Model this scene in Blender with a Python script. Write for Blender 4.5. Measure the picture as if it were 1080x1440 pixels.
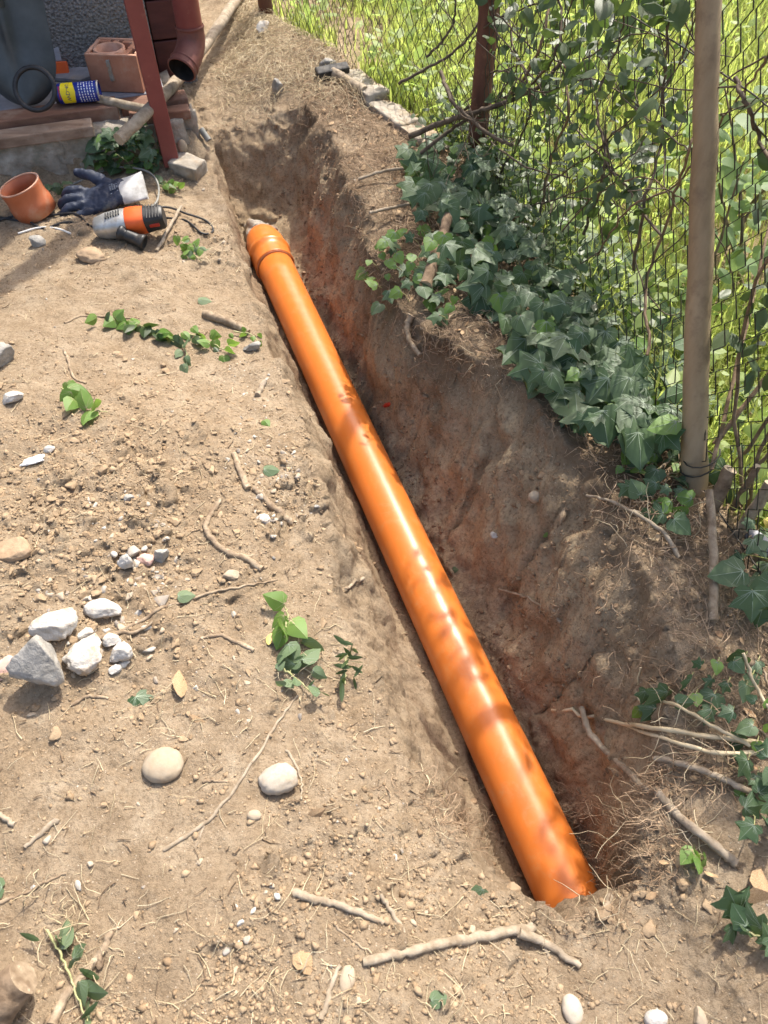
import bpy, bmesh, math, random
import numpy as np
from mathutils import Vector, Matrix, Quaternion
R = math.radians
rnd = random.Random(7)
rng = np.random.default_rng(11)
scene = bpy.context.scene
for o in list(bpy.data.objects): bpy.data.objects.remove(o)
COL = scene.collection

# ------------------------------------------------------------------ camera, sky, sun, exposure
CAM_H, PITCH, FOC = 1.25, R(50.0), 1088.0
cam = bpy.data.objects.new('camera', bpy.data.cameras.new('camera')); COL.objects.link(cam)
cam.location = (0, 0, CAM_H); cam.rotation_euler = (R(90) - PITCH, 0, 0)
cam.data.sensor_fit = 'VERTICAL'; cam.data.sensor_height = 24.0
cam.data.lens = 24.0 * FOC / 1440.0
cam.data.clip_start = 0.02; cam.data.clip_end = 400
cam.data.dof.use_dof = True; cam.data.dof.focus_distance = 1.65; cam.data.dof.aperture_fstop = 5.0
scene.camera = cam
scene.render.engine = 'CYCLES'
scene.render.resolution_x, scene.render.resolution_y = 768, 1024
scene.cycles.use_denoising = True; scene.cycles.denoising_prefilter = 'ACCURATE'; scene.cycles.adaptive_threshold = 0.006
scene.cycles.caustics_reflective = False; scene.cycles.caustics_refractive = False
scene.cycles.max_bounces = 8; scene.cycles.transparent_max_bounces = 8
world = bpy.data.worlds.new('World'); scene.world = world; world.use_nodes = True
wn = world.node_tree
sky = wn.nodes.new('ShaderNodeTexSky'); sky.sky_type = 'NISHITA'; sky.sun_disc = False; sky.dust_density = 5.0; sky.air_density = 1.0; sky.ozone_density = 0.3
SUN = Vector((0.22, 0.50, 0.84)).normalized()
sky.sun_elevation = math.asin(SUN.z); sky.sun_rotation = math.atan2(SUN.x, SUN.y)
wn.links.new(sky.outputs[0], wn.nodes['Background'].inputs[0])
wn.nodes['Background'].inputs[1].default_value = 0.15
sl = bpy.data.lights.new('sun', 'SUN'); sl.energy = 3.1; sl.angle = R(0.9); sl.color = (1.0, 0.95, 0.86)
sun = bpy.data.objects.new('sun', sl); COL.objects.link(sun); sun.location = SUN * 20
sun.rotation_euler = SUN.to_track_quat('Z', 'Y').to_euler()
scene.view_settings.view_transform = 'Standard'; scene.view_settings.look = 'None'
scene.view_settings.gamma = 1; scene.view_settings.use_curve_mapping = False
scene.view_settings.exposure = 1.12

# ------------------------------------------------------------------ noise
def _hash(ix, iy, iz, seed):
    h = (ix.astype(np.int64) * 374761393 + iy.astype(np.int64) * 668265263 + iz.astype(np.int64) * 2147483647 + seed * 974634777) & 0xFFFFFFFF
    h = ((h ^ (h >> 13)) * 1274126177) & 0xFFFFFFFF
    h = ((h ^ (h >> 16)) * 2246822519) & 0xFFFFFFFF
    return ((h ^ (h >> 15)) & 0xFFFFFF) / float(0xFFFFFF) * 2 - 1
def vn2(x, y, seed=0):
    x = np.asarray(x, float); y = np.asarray(y, float)
    ix, iy = np.floor(x), np.floor(y); fx, fy = x - ix, y - iy
    ux = fx * fx * fx * (fx * (fx * 6 - 15) + 10); uy = fy * fy * fy * (fy * (fy * 6 - 15) + 10)
    z = np.zeros_like(ix)
    a = _hash(ix, iy, z, seed); b = _hash(ix + 1, iy, z, seed); c = _hash(ix, iy + 1, z, seed); d = _hash(ix + 1, iy + 1, z, seed)
    return (a * (1 - ux) + b * ux) * (1 - uy) + (c * (1 - ux) + d * ux) * uy
def fbm2(x, y, scale, octs=4, seed=0, gain=0.5):
    r = 0; a = 1; n = 0
    ca, sa = math.cos(0.6), math.sin(0.6)
    x = np.asarray(x, float) / scale; y = np.asarray(y, float) / scale
    for k in range(octs):
        r = r + a * vn2(x, y, seed + k); n += a; a *= gain
        x, y = (x * ca - y * sa) * 2.03 + 3.1, (x * sa + y * ca) * 2.03 + 1.7
    return r / n
def vn3(p, seed=0):
    i = np.floor(p); f = p - i; u = f * f * (3 - 2 * f); r = 0
    for dx in (0, 1):
        for dy in (0, 1):
            for dz in (0, 1):
                w = (u[:, 0] if dx else 1 - u[:, 0]) * (u[:, 1] if dy else 1 - u[:, 1]) * (u[:, 2] if dz else 1 - u[:, 2])
                r = r + w * _hash(i[:, 0] + dx, i[:, 1] + dy, i[:, 2] + dz, seed)
    return r
def sstep(a, b, x):
    t = np.clip((np.asarray(x, float) - a) / (b - a), 0, 1); return t * t * (3 - 2 * t)

# ------------------------------------------------------------------ materials
MATS = {}
class NB:
    def __init__(s, name):
        s.m = bpy.data.materials.new(name); s.m.use_nodes = True; s.t = s.m.node_tree; s.t.nodes.clear()
        s.out = s.n('ShaderNodeOutputMaterial'); s.tc = s.n('ShaderNodeTexCoord')
    def n(s, ty, **kw):
        x = s.t.nodes.new(ty)
        for k, v in kw.items(): setattr(x, k, v)
        return x
    def l(s, a, b): s.t.links.new(a, b)
    def noise(s, scale, detail=5, rough=0.6, coord='Object', dist=0.0, vec=None):
        x = s.n('ShaderNodeTexNoise'); x.inputs['Scale'].default_value = scale; x.inputs['Detail'].default_value = detail
        x.inputs['Roughness'].default_value = rough; x.inputs['Distortion'].default_value = dist
        s.l(vec if vec is not None else s.tc.outputs[coord], x.inputs['Vector']); return x.outputs['Fac']
    def ramp(s, fac, stops):
        x = s.n('ShaderNodeValToRGB'); e = x.color_ramp.elements
        while len(e) < len(stops): e.new(0.5)
        for k, (p, c) in enumerate(stops):
            e[k].position = p; e[k].color = (c if isinstance(c, tuple) else (c, c, c)) + (1,)
        s.l(fac, x.inputs[0]); return x.outputs[0]
    def mix(s, fac, a, b, mode='MIX'):
        x = s.n('ShaderNodeMix', data_type='RGBA', blend_type=mode)
        for v, i in ((fac, 0), (a, 6), (b, 7)):
            if hasattr(v, 'links') or isinstance(v, bpy.types.NodeSocket): s.l(v, x.inputs[i])
            else: x.inputs[i].default_value = v if i == 0 else (tuple(v) + (1,))
        return x.outputs[2]
    def math(s, op, a, b=0.0):
        x = s.n('ShaderNodeMath', operation=op)
        for v, i in ((a, 0), (b, 1)):
            if isinstance(v, bpy.types.NodeSocket): s.l(v, x.inputs[i])
            else: x.inputs[i].default_value = v
        return x.outputs[0]
    def attr(s, name):
        x = s.n('ShaderNodeAttribute', attribute_name=name); return x.outputs['Fac']
    def bump(s, h, strength, dist, prev=None):
        x = s.n('ShaderNodeBump'); x.inputs['Strength'].default_value = strength; x.inputs['Distance'].default_value = dist
        s.l(h, x.inputs['Height'])
        if prev is not None: s.l(prev, x.inputs['Normal'])
        return x.outputs[0]
    def bsdf(s, color, rough=0.8, normal=None, metal=0.0, spec=0.5, coat=0.0, coat_rough=0.1):
        b = s.n('ShaderNodeBsdfPrincipled')
        for v, nm in ((color, 'Base Color'), (rough, 'Roughness'), (metal, 'Metallic')):
            if isinstance(v, bpy.types.NodeSocket): s.l(v, b.inputs[nm])
            else: b.inputs[nm].default_value = v if nm != 'Base Color' else tuple(v) + (1,)
        b.inputs['Specular IOR Level'].default_value = spec
        b.inputs['Coat Weight'].default_value = coat; b.inputs['Coat Roughness'].default_value = coat_rough
        if normal is not None: s.l(normal, b.inputs['Normal'])
        return b.outputs[0]
    def done(s, sh):
        s.l(sh, s.out.inputs[0]); return s.m
def simple(name, c1, c2, scale=20, rough=0.7, bump=0.2, bscale=None, bdist=0.002, metal=0.0, spec=0.4, detail=6, lo=0.35, hi=0.65, c3=None, s3=6, t3=(0.55, 0.7), stretch=None, coat=0.0):
    """two-tone noise material, with an optional third blotch colour (wear, stains)"""
    b = NB(name); vec = None
    if stretch:
        mp = b.n('ShaderNodeMapping'); mp.inputs['Scale'].default_value = stretch
        b.l(b.tc.outputs['Object'], mp.inputs[0]); vec = mp.outputs[0]
    col = b.ramp(b.noise(scale, detail, vec=vec), [(lo, c1), (hi, c2)])
    if c3: col = b.mix(b.ramp(b.noise(s3, 6, 0.65), [(t3[0], 0.0), (t3[1], 1.0)]), col, c3)
    nm = b.bump(b.noise(bscale or scale * 3, 5, vec=vec), bump, bdist) if bump else None
    return b.done(b.bsdf(col, rough, nm, metal, spec, coat))
def leafmat(name, c1, c2, trans, scale=30, rough=0.5, spec=0.35, tmix=0.35):
    """leaf: a tint per leaf from the object or the mesh attribute, some light let through"""
    b = NB(name)
    oi = b.n('ShaderNodeObjectInfo')
    f = b.math('ADD', b.math('MULTIPLY', oi.outputs['Random'], 0.55), b.math('MULTIPLY', b.attr('tint'), 0.55))
    f = b.math('ADD', f, b.math('MULTIPLY', b.math('SUBTRACT', b.noise(scale, 4), 0.5), 0.5))
    col = b.mix(f, c1, c2)
    tr = b.n('ShaderNodeBsdfTranslucent'); b.l(b.mix(f, trans, tuple(min(1, 1.3 * v) for v in trans)), tr.inputs[0])
    ms = b.n('ShaderNodeMixShader'); ms.inputs[0].default_value = tmix
    nm = b.bump(b.noise(scale * 4, 3), 0.15, 0.002)
    b.l(b.bsdf(col, rough, nm, 0, spec), ms.inputs[1]); b.l(tr.outputs[0], ms.inputs[2])
    return b.done(ms.outputs[0])

def soil_material(name='soil', grain=True):
    b = NB(name)
    big, mid, fine = b.noise(3.0, 5, 0.6), b.noise(17, 8, 0.68), b.noise(140, 6, 0.72)
    dry = b.ramp(mid, [(0.3, (0.225, 0.163, 0.102)), (0.52, (0.325, 0.25, 0.168)), (0.72, (0.42, 0.338, 0.238))])
    dry = b.mix(b.ramp(big, [(0.42, 0.0), (0.66, 0.55)]), dry, (0.29, 0.21, 0.13))
    cutc = b.ramp(b.noise(9, 7, 0.66, dist=0.6), [(0.3, (0.235, 0.165, 0.10)), (0.5, (0.40, 0.298, 0.188)), (0.68, (0.52, 0.41, 0.27))])
    lawn = b.ramp(mid, [(0.35, (0.10, 0.085, 0.035)), (0.65, (0.22, 0.20, 0.07))])
    cutc = b.mix(b.ramp(b.noise(32, 8, 0.72, dist=1.2), [(0.33, 0.7), (0.45, 0.0)]), cutc, (0.105, 0.063, 0.036))  # dark crack tones: soil variation that also stands in for crevice shade
    cutc = b.mix(b.ramp(b.noise(75, 6, 0.7), [(0.56, 0.0), (0.70, 0.6)]), cutc, (0.44, 0.33, 0.21))
    col = b.mix(b.attr('cut'), dry, cutc)
    col = b.mix(b.attr('humus'), col, (0.13, 0.088, 0.055))
    col = b.mix(b.attr('lawn'), col, lawn)
    col = b.mix(b.ramp(fine, [(0.36, 0.55), (0.52, 0.0)]), col, (0.13, 0.085, 0.05))
    vor = b.n('ShaderNodeTexVoronoi'); vor.inputs['Scale'].default_value = 190; b.l(b.tc.outputs['Object'], vor.inputs['Vector'])
    grit = b.ramp(vor.outputs['Distance'], [(0.16, 1.0), (0.26, 0.0)])
    pick = b.n('ShaderNodeSeparateColor'); b.l(vor.outputs['Color'], pick.inputs[0])
    gm = b.math('MULTIPLY', grit, b.ramp(pick.outputs[0], [(0.80, 0.0), (0.86, 0.75)]))
    col = b.mix(gm, col, (0.56, 0.47, 0.36))
    n1 = b.bump(b.noise(45, 6, 0.7), 0.65, 0.012)
    n2 = b.bump(b.noise(190, 6, 0.8), 0.9, 0.0045, n1)
    n3 = b.bump(gm, 0.5, 0.002, n2)
    return b.done(b.bsdf(col, 0.95, n3, 0, 0.15))
M = {}
M['soil'] = soil_material()
def clod_material():
    b = NB('soil_clod')
    col = b.mix(b.attr('tint'), (0.25, 0.175, 0.105), (0.44, 0.335, 0.22))
    col = b.mix(b.math('MULTIPLY', b.noise(160, 4), 0.5), col, (0.22, 0.145, 0.085))
    return b.done(b.bsdf(col, 0.95, b.bump(b.noise(300, 4), 0.6, 0.002), 0, 0.1))
M['clod'] = clod_material()
def gravel_material():
    b = NB('small_gravel')
    col = b.ramp(b.attr('tint'), [(0.0, (0.50, 0.47, 0.41)), (0.3, (0.34, 0.31, 0.27)), (0.65, (0.43, 0.34, 0.24)), (1.0, (0.22, 0.20, 0.18))])
    col = b.mix(b.ramp(b.noise(90, 5), [(0.5, 0.0), (0.7, 0.6)]), col, (0.36, 0.26, 0.165))
    return b.done(b.bsdf(col, 0.85, b.bump(b.noise(200, 4), 0.4, 0.002), 0, 0.25))
M['gravel'] = gravel_material()
M['rock_white'] = simple('pale_rock', (0.40, 0.375, 0.335), (0.62, 0.59, 0.54), 26, 0.9, 0.9, 60, 0.006, c3=(0.36, 0.265, 0.17), s3=16, t3=(0.47, 0.62))
M['rock_grey'] = simple('grey_rock', (0.22, 0.208, 0.185), (0.40, 0.375, 0.335), 30, 0.85, 0.9, 70, 0.005, c3=(0.38, 0.29, 0.19), s3=12, t3=(0.58, 0.75))
M['pebble_tan'] = simple('tan_pebble', (0.31, 0.245, 0.17), (0.44, 0.365, 0.27), 30, 0.8, 0.4, 90, 0.002, c3=(0.32, 0.235, 0.15), s3=14, t3=(0.46, 0.6))
M['pebble_pale'] = simple('pale_pebble', (0.34, 0.29, 0.225), (0.52, 0.46, 0.385), 30, 0.8, 0.4, 90, 0.002, c3=(0.34, 0.255, 0.165), s3=16, t3=(0.46, 0.62))
M['rock_pink'] = simple('pink_shard', (0.47, 0.29, 0.23), (0.58, 0.40, 0.34), 40, 0.85, 0.3, 120, 0.001)
M['rock_earth'] = simple('earth_rock', (0.28, 0.19, 0.115), (0.42, 0.30, 0.19), 30, 0.95, 0.6, 90, 0.004)
M['wood_pale'] = simple('pale_weathered_wood', (0.21, 0.16, 0.105), (0.38, 0.315, 0.235), 45, 0.88, 0.7, 80, 0.003, c3=(0.27, 0.20, 0.13), s3=22, t3=(0.56, 0.72))
M['bark_brown'] = simple('brown_bark', (0.13, 0.085, 0.05), (0.27, 0.19, 0.12), 60, 0.9, 0.5, 120, 0.003)
M['bark_stick'] = simple('stick_bark', (0.18, 0.125, 0.078), (0.36, 0.28, 0.19), 50, 0.9, 0.7, 110, 0.003, c3=(0.55, 0.46, 0.34), s3=40, t3=(0.58, 0.7))
M['twig_dark'] = simple('dark_twig', (0.06, 0.045, 0.03), (0.15, 0.11, 0.075), 60, 0.85, 0.3, 120, 0.002)
M['stem_green'] = simple('green_stem', (0.24, 0.25, 0.10), (0.42, 0.39, 0.20), 60, 0.6, 0.1)
M['cut_wood'] = simple('fresh_cut_wood', (0.34, 0.26, 0.165), (0.47, 0.38, 0.26), 60, 0.8, 0.2)
M['root'] = simple('fine_root', (0.22, 0.14, 0.08), (0.52, 0.38, 0.25), 30, 0.9, 0)
M['straw'] = simple('straw', (0.40, 0.31, 0.18), (0.66, 0.56, 0.38), 12, 0.8, 0)
M['concrete'] = simple('rough_concrete', (0.24, 0.205, 0.16), (0.42, 0.375, 0.31), 22, 0.95, 0.8, 55, 0.008, c3=(0.15, 0.14, 0.09), s3=7, t3=(0.5, 0.68))
M['curb'] = simple('curb_concrete', (0.25, 0.215, 0.17), (0.40, 0.355, 0.29), 40, 0.95, 0.5, 90, 0.003, c3=(0.34, 0.25, 0.16), s3=8, t3=(0.5, 0.65))
def orange_pipe():
    b = NB('orange_pvc')
    f = b.noise(5, 4); col = b.mix(f, (0.60, 0.155, 0.024), (0.67, 0.195, 0.034))
    dust = b.ramp(b.noise(24, 8, 0.72), [(0.52, 0.0), (0.78, 0.38)])
    col = b.mix(dust, col, (0.52, 0.30, 0.14))
    mp = b.n('ShaderNodeMapping'); mp.inputs['Scale'].default_value = (160, 160, 3); b.l(b.tc.outputs['Generated'], mp.inputs[0])
    rough = b.math('ADD', b.math('MULTIPLY', b.noise(30, 6), 0.16), 0.27)
    scr = b.noise(1.0, 8, 0.8, vec=mp.outputs[0])
    col = b.mix(b.ramp(b.noise(60, 8, 0.8), [(0.62, 0.0), (0.74, 0.35)]), col, (0.46, 0.30, 0.17))
    col = b.mix(b.math('MULTIPLY', b.ramp(b.noise(14, 8, 0.8, dist=1.5), [(0.55, 0.0), (0.70, 0.5)]), b.noise(110, 5, 0.8)), col, (0.42, 0.29, 0.17))
    return b.done(b.bsdf(col, rough, None, 0, 0.5))
M['pipe'] = orange_pipe()
M['offcut'] = simple('dusty_orange_pvc', (0.42, 0.115, 0.045), (0.52, 0.165, 0.07), 14, 0.5, 0.05, c3=(0.50, 0.33, 0.22), s3=9, t3=(0.52, 0.75), spec=0.4)
M['rubber'] = simple('black_rubber', (0.012, 0.012, 0.013), (0.03, 0.03, 0.032), 60, 0.5, 0.05, spec=0.4)
M['black_plastic'] = simple('black_plastic', (0.014, 0.014, 0.015), (0.03, 0.03, 0.03), 80, 0.45, 0.08, c3=(0.12, 0.09, 0.06), s3=12, t3=(0.58, 0.8))
M['red_paint'] = simple('oxide_red_paint', (0.19, 0.045, 0.038), (0.235, 0.062, 0.05), 12, 0.5, 0.08, 50, 0.001, c3=(0.30, 0.13, 0.09), s3=20, t3=(0.62, 0.75))
M['red_paint_elbow'] = simple('old_red_paint', (0.13, 0.042, 0.032), (0.20, 0.075, 0.055), 20, 0.6, 0.15, 50, 0.001, c3=(0.09, 0.05, 0.04), s3=20)
M['rust'] = simple('rusty_steel', (0.09, 0.038, 0.025), (0.19, 0.082, 0.05), 22, 0.75, 0.3, 80, 0.001, c3=(0.28, 0.13, 0.075), s3=14, t3=(0.58, 0.72), stretch=(1, 1, 0.25))
M['stake'] = simple('peeled_stake_wood', (0.26, 0.185, 0.105), (0.385, 0.285, 0.17), 20, 0.7, 0.25, 60, 0.002, c3=(0.17, 0.115, 0.07), s3=11, t3=(0.56, 0.74), stretch=(1, 1, 0.12))
M['wire'] = simple('dark_fence_wire', (0.022, 0.024, 0.018), (0.06, 0.05, 0.036), 40, 0.6, 0)
M['steel_blue'] = simple('blue_grey_steel', (0.05, 0.058, 0.062), (0.09, 0.10, 0.104), 8, 0.42, 0.05, 40, 0.001, metal=0.35, c3=(0.26, 0.22, 0.17), s3=8, t3=(0.62, 0.8))
M['aluminium'] = simple('cast_aluminium', (0.38, 0.38, 0.365), (0.52, 0.52, 0.50), 30, 0.42, 0.08, metal=0.6, c3=(0.27, 0.23, 0.18), s3=26, t3=(0.52, 0.7))
M['zinc'] = simple('dull_zinc', (0.34, 0.35, 0.36), (0.48, 0.49, 0.50), 20, 0.5, 0.05, metal=0.4, c3=(0.30, 0.24, 0.18), s3=10)
M['iron'] = simple('iron_and_elbow_shade', (0.03, 0.03, 0.03), (0.075, 0.07, 0.064), 30, 0.6, 0.3, metal=0.5, c3=(0.13, 0.09, 0.06), s3=15)  # iron of the tools; also the shade colour inside the downpipe elbow
M['tool_orange'] = simple('orange_tool_plastic', (0.70, 0.105, 0.02), (0.78, 0.14, 0.03), 20, 0.45, 0.05, c3=(0.42, 0.22, 0.12), s3=20, t3=(0.62, 0.8))
M['glove'] = simple('navy_glove_coating', (0.012, 0.017, 0.034), (0.035, 0.045, 0.075), 40, 0.6, 0.35, 120, 0.002, c3=(0.17, 0.16, 0.12), s3=10, t3=(0.56, 0.72))
M['cuff'] = simple('white_canvas_cuff', (0.40, 0.39, 0.37), (0.56, 0.55, 0.52), 40, 0.9, 0.5, 220, 0.001, c3=(0.27, 0.24, 0.20), s3=16, t3=(0.5, 0.7))
M['glove_print'] = simple('pale_glove_print', (0.15, 0.17, 0.20), (0.26, 0.28, 0.31), 60, 0.8, 0)
M['cable_grey'] = simple('grey_cable', (0.17, 0.17, 0.15), (0.28, 0.27, 0.24), 40, 0.6, 0)
M['cable_white'] = simple('white_cable', (0.60, 0.58, 0.54), (0.72, 0.70, 0.66), 40, 0.5, 0)
M['blue_can'] = simple('blue_lacquer', (0.006, 0.018, 0.20), (0.010, 0.028, 0.27), 20, 0.3, 0, spec=0.5)
M['yellow_ink'] = simple('yellow_ink', (0.80, 0.62, 0.01), (0.84, 0.68, 0.02), 20, 0.35, 0)
M['white_ink'] = simple('white_ink', (0.62, 0.66, 0.75), (0.76, 0.78, 0.82), 20, 0.4, 0)
M['blue_ink'] = simple('dark_blue_ink', (0.01, 0.02, 0.12), (0.012, 0.025, 0.15), 20, 0.4, 0)
M['red_ink'] = simple('red_ink', (0.5, 0.03, 0.02), (0.55, 0.04, 0.03), 20, 0.4, 0)
M['clay'] = simple('fired_clay', (0.36, 0.155, 0.09), (0.48, 0.235, 0.145), 14, 0.9, 0.3, 60, 0.002, c3=(0.46, 0.37, 0.28), s3=9, t3=(0.54, 0.72))
M['clay_rim'] = simple('broken_clay_rim', (0.52, 0.27, 0.17), (0.64, 0.38, 0.27), 30, 0.95, 0.3, 60, 0.002)
M['board'] = simple('red_brown_board', (0.135, 0.065, 0.042), (0.24, 0.125, 0.08), 16, 0.8, 0.3, 60, 0.002, c3=(0.30, 0.22, 0.16), s3=9, t3=(0.52, 0.72), stretch=(0.3, 2, 2))
M['board_grey'] = simple('worn_brown_board', (0.17, 0.105, 0.068), (0.31, 0.215, 0.15), 16, 0.85, 0.4, 60, 0.002, c3=(0.38, 0.31, 0.24), s3=9, t3=(0.5, 0.7), stretch=(0.3, 2, 2))
M['cladding'] = simple('dark_red_cladding', (0.065, 0.02, 0.017), (0.105, 0.034, 0.028), 14, 0.6, 0.15, 40, 0.001, stretch=(0.4, 2, 3))
M['beige_lath'] = simple('beige_lath', (0.40, 0.30, 0.185), (0.52, 0.41, 0.27), 16, 0.85, 0.3, 80, 0.002)
M['slab_grey'] = simple('grey_slab', (0.20, 0.20, 0.22), (0.30, 0.30, 0.32), 20, 0.75, 0.1, c3=(0.33, 0.27, 0.21), s3=9)
M['plate_lilac'] = simple('grey_plastic', (0.26, 0.26, 0.29), (0.38, 0.38, 0.41), 12, 0.5, 0.05, c3=(0.22, 0.16, 0.11), s3=14, t3=(0.52, 0.7))
M['red_plastic'] = simple('red_plastic', (0.34, 0.025, 0.015), (0.45, 0.04, 0.02), 20, 0.5, 0)
def render_plaster():
    b = NB('pebbledash')
    vor = b.n('ShaderNodeTexVoronoi'); vor.inputs['Scale'].default_value = 110; b.l(b.tc.outputs['Object'], vor.inputs['Vector'])
    col = b.ramp(b.noise(120, 4, 0.7), [(0.32, (0.11, 0.11, 0.11)), (0.52, (0.24, 0.235, 0.23)), (0.7, (0.42, 0.405, 0.385))])
    col = b.mix(b.ramp(b.noise(3, 4), [(0.45, 0.0), (0.7, 0.4)]), col, (0.20, 0.18, 0.13))
    nm = b.bump(vor.outputs['Distance'], 0.9, 0.008)
    nm = b.bump(b.noise(260, 4), 0.6, 0.003, nm)
    return b.done(b.bsdf(col, 0.95, nm, 0, 0.2))
M['pebbledash'] = render_plaster()
M['ivy'] = leafmat('ivy_leaf', (0.046, 0.088, 0.036), (0.130, 0.180, 0.088), (0.14, 0.25, 0.05), 40, 0.48, 0.4, 0.18)
M['ivy_vein'] = simple('ivy_vein', (0.18, 0.235, 0.155), (0.25, 0.31, 0.21), 30, 0.55, 0)
M['ivy_young'] = leafmat('young_ivy_leaf', (0.10, 0.19, 0.035), (0.19, 0.30, 0.08), (0.30, 0.50, 0.07), 40, 0.5, 0.4, 0.3)
M['leaf_dull'] = leafmat('dull_green_leaf', (0.10, 0.15, 0.075), (0.20, 0.25, 0.14), (0.20, 0.30, 0.08), 40, 0.6, 0.3, 0.2)
M['vine_leaf'] = leafmat('vine_leaf', (0.032, 0.055, 0.018), (0.085, 0.120, 0.045), (0.13, 0.22, 0.04), 40, 0.45, 0.5, 0.20)
M['pale_leaf'] = leafmat('pale_shrub_leaf', (0.14, 0.21, 0.09), (0.26, 0.34, 0.18), (0.34, 0.48, 0.16), 40, 0.5, 0.4, 0.4)
M['grass'] = leafmat('meadow_grass', (0.17, 0.20, 0.045), (0.40, 0.40, 0.15), (0.52, 0.62, 0.15), 10, 0.55, 0.3, 0.45)
M['weed'] = leafmat('meadow_weed_leaf', (0.12, 0.18, 0.045), (0.28, 0.34, 0.13), (0.42, 0.56, 0.14), 10, 0.5, 0.4, 0.42)
M['dead_leaf'] = simple('dead_leaf', (0.26, 0.15, 0.075), (0.46, 0.33, 0.19), 40, 0.8, 0.3, 90, 0.002)
M['yellow_leaf'] = simple('yellowed_leaf', (0.55, 0.42, 0.10), (0.66, 0.54, 0.20), 40, 0.7, 0.2)
M['mortar'] = simple('pale_mortar', (0.25, 0.225, 0.19), (0.38, 0.345, 0.295), 30, 0.95, 0.9, 60, 0.006, c3=(0.30, 0.21, 0.13), s3=14, t3=(0.45, 0.6))
M['plastic_bag'] = simple('clear_plastic_scrap', (0.55, 0.55, 0.54), (0.75, 0.75, 0.74), 30, 0.2, 0.4, 60, 0.003)

# ------------------------------------------------------------------ ground shape
AX, AY = 0.341, 0.439                      # where the pipe dives into the near bank
DX, DY = -0.3463, 0.9381                   # along the trench, away from the camera
EX, EY = DY, -DX                           # across it, to the right
RS = np.array([(-0.16, -0.02), (-0.10, 0.03), (-0.04, 0.085), (0.024, 0.15), (0.121, 0.235), (0.222, 0.285), (0.419, 0.317), (0.612, 0.345), (0.755, 0.338), (0.925, 0.295),
               (1.069, 0.225), (1.31, 0.172), (1.665, 0.20), (2.0, 0.262), (2.3, 0.278), (2.6, 0.24)])
LS = np.array([(-0.16, -0.10), (-0.103, -0.138), (-0.036, -0.185), (0.075, -0.236), (0.2, -0.253), (0.337, -0.255), (0.47, -0.262), (0.607, -0.247), (0.8, -0.218),
               (1.03, -0.186), (1.2, -0.187), (1.47, -0.182), (1.765, -0.172), (2.1, -0.135), (2.6, -0.085)])
PIPE_R = 0.0625
def pipe_z(s): return -0.376 + 0.053 * s
def floor_z(s): return pipe_z(s) - PIPE_R + 0.004
def sq(x, y):
    dx, dy = x - AX, y - AY
    return dx * DX + dy * DY, dx * EX + dy * EY
FY = np.array([-8.0, -0.3, 1.07, 2.47, 3.73, 5.2, 12.0]); FXV = np.array([2.7, 0.98, 0.65, 0.295, -0.5, -1.45, -5.5])
def fence_x(y): return np.interp(y, FY, FXV)
HO = np.array([-0.647, 2.63]); HU = np.array([-0.951, -0.309]); HW = np.array([-0.309, 0.951])
def house_uw(x, y):
    dx, dy = x - HO[0], y - HO[1]
    return dx * HU[0] + dy * HU[1], dx * HW[0] + dy * HW[1]
def gauss(x, y, cx, cy, r, a): return a * np.exp(-((x - cx) ** 2 + (y - cy) ** 2) / (r * r))
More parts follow.
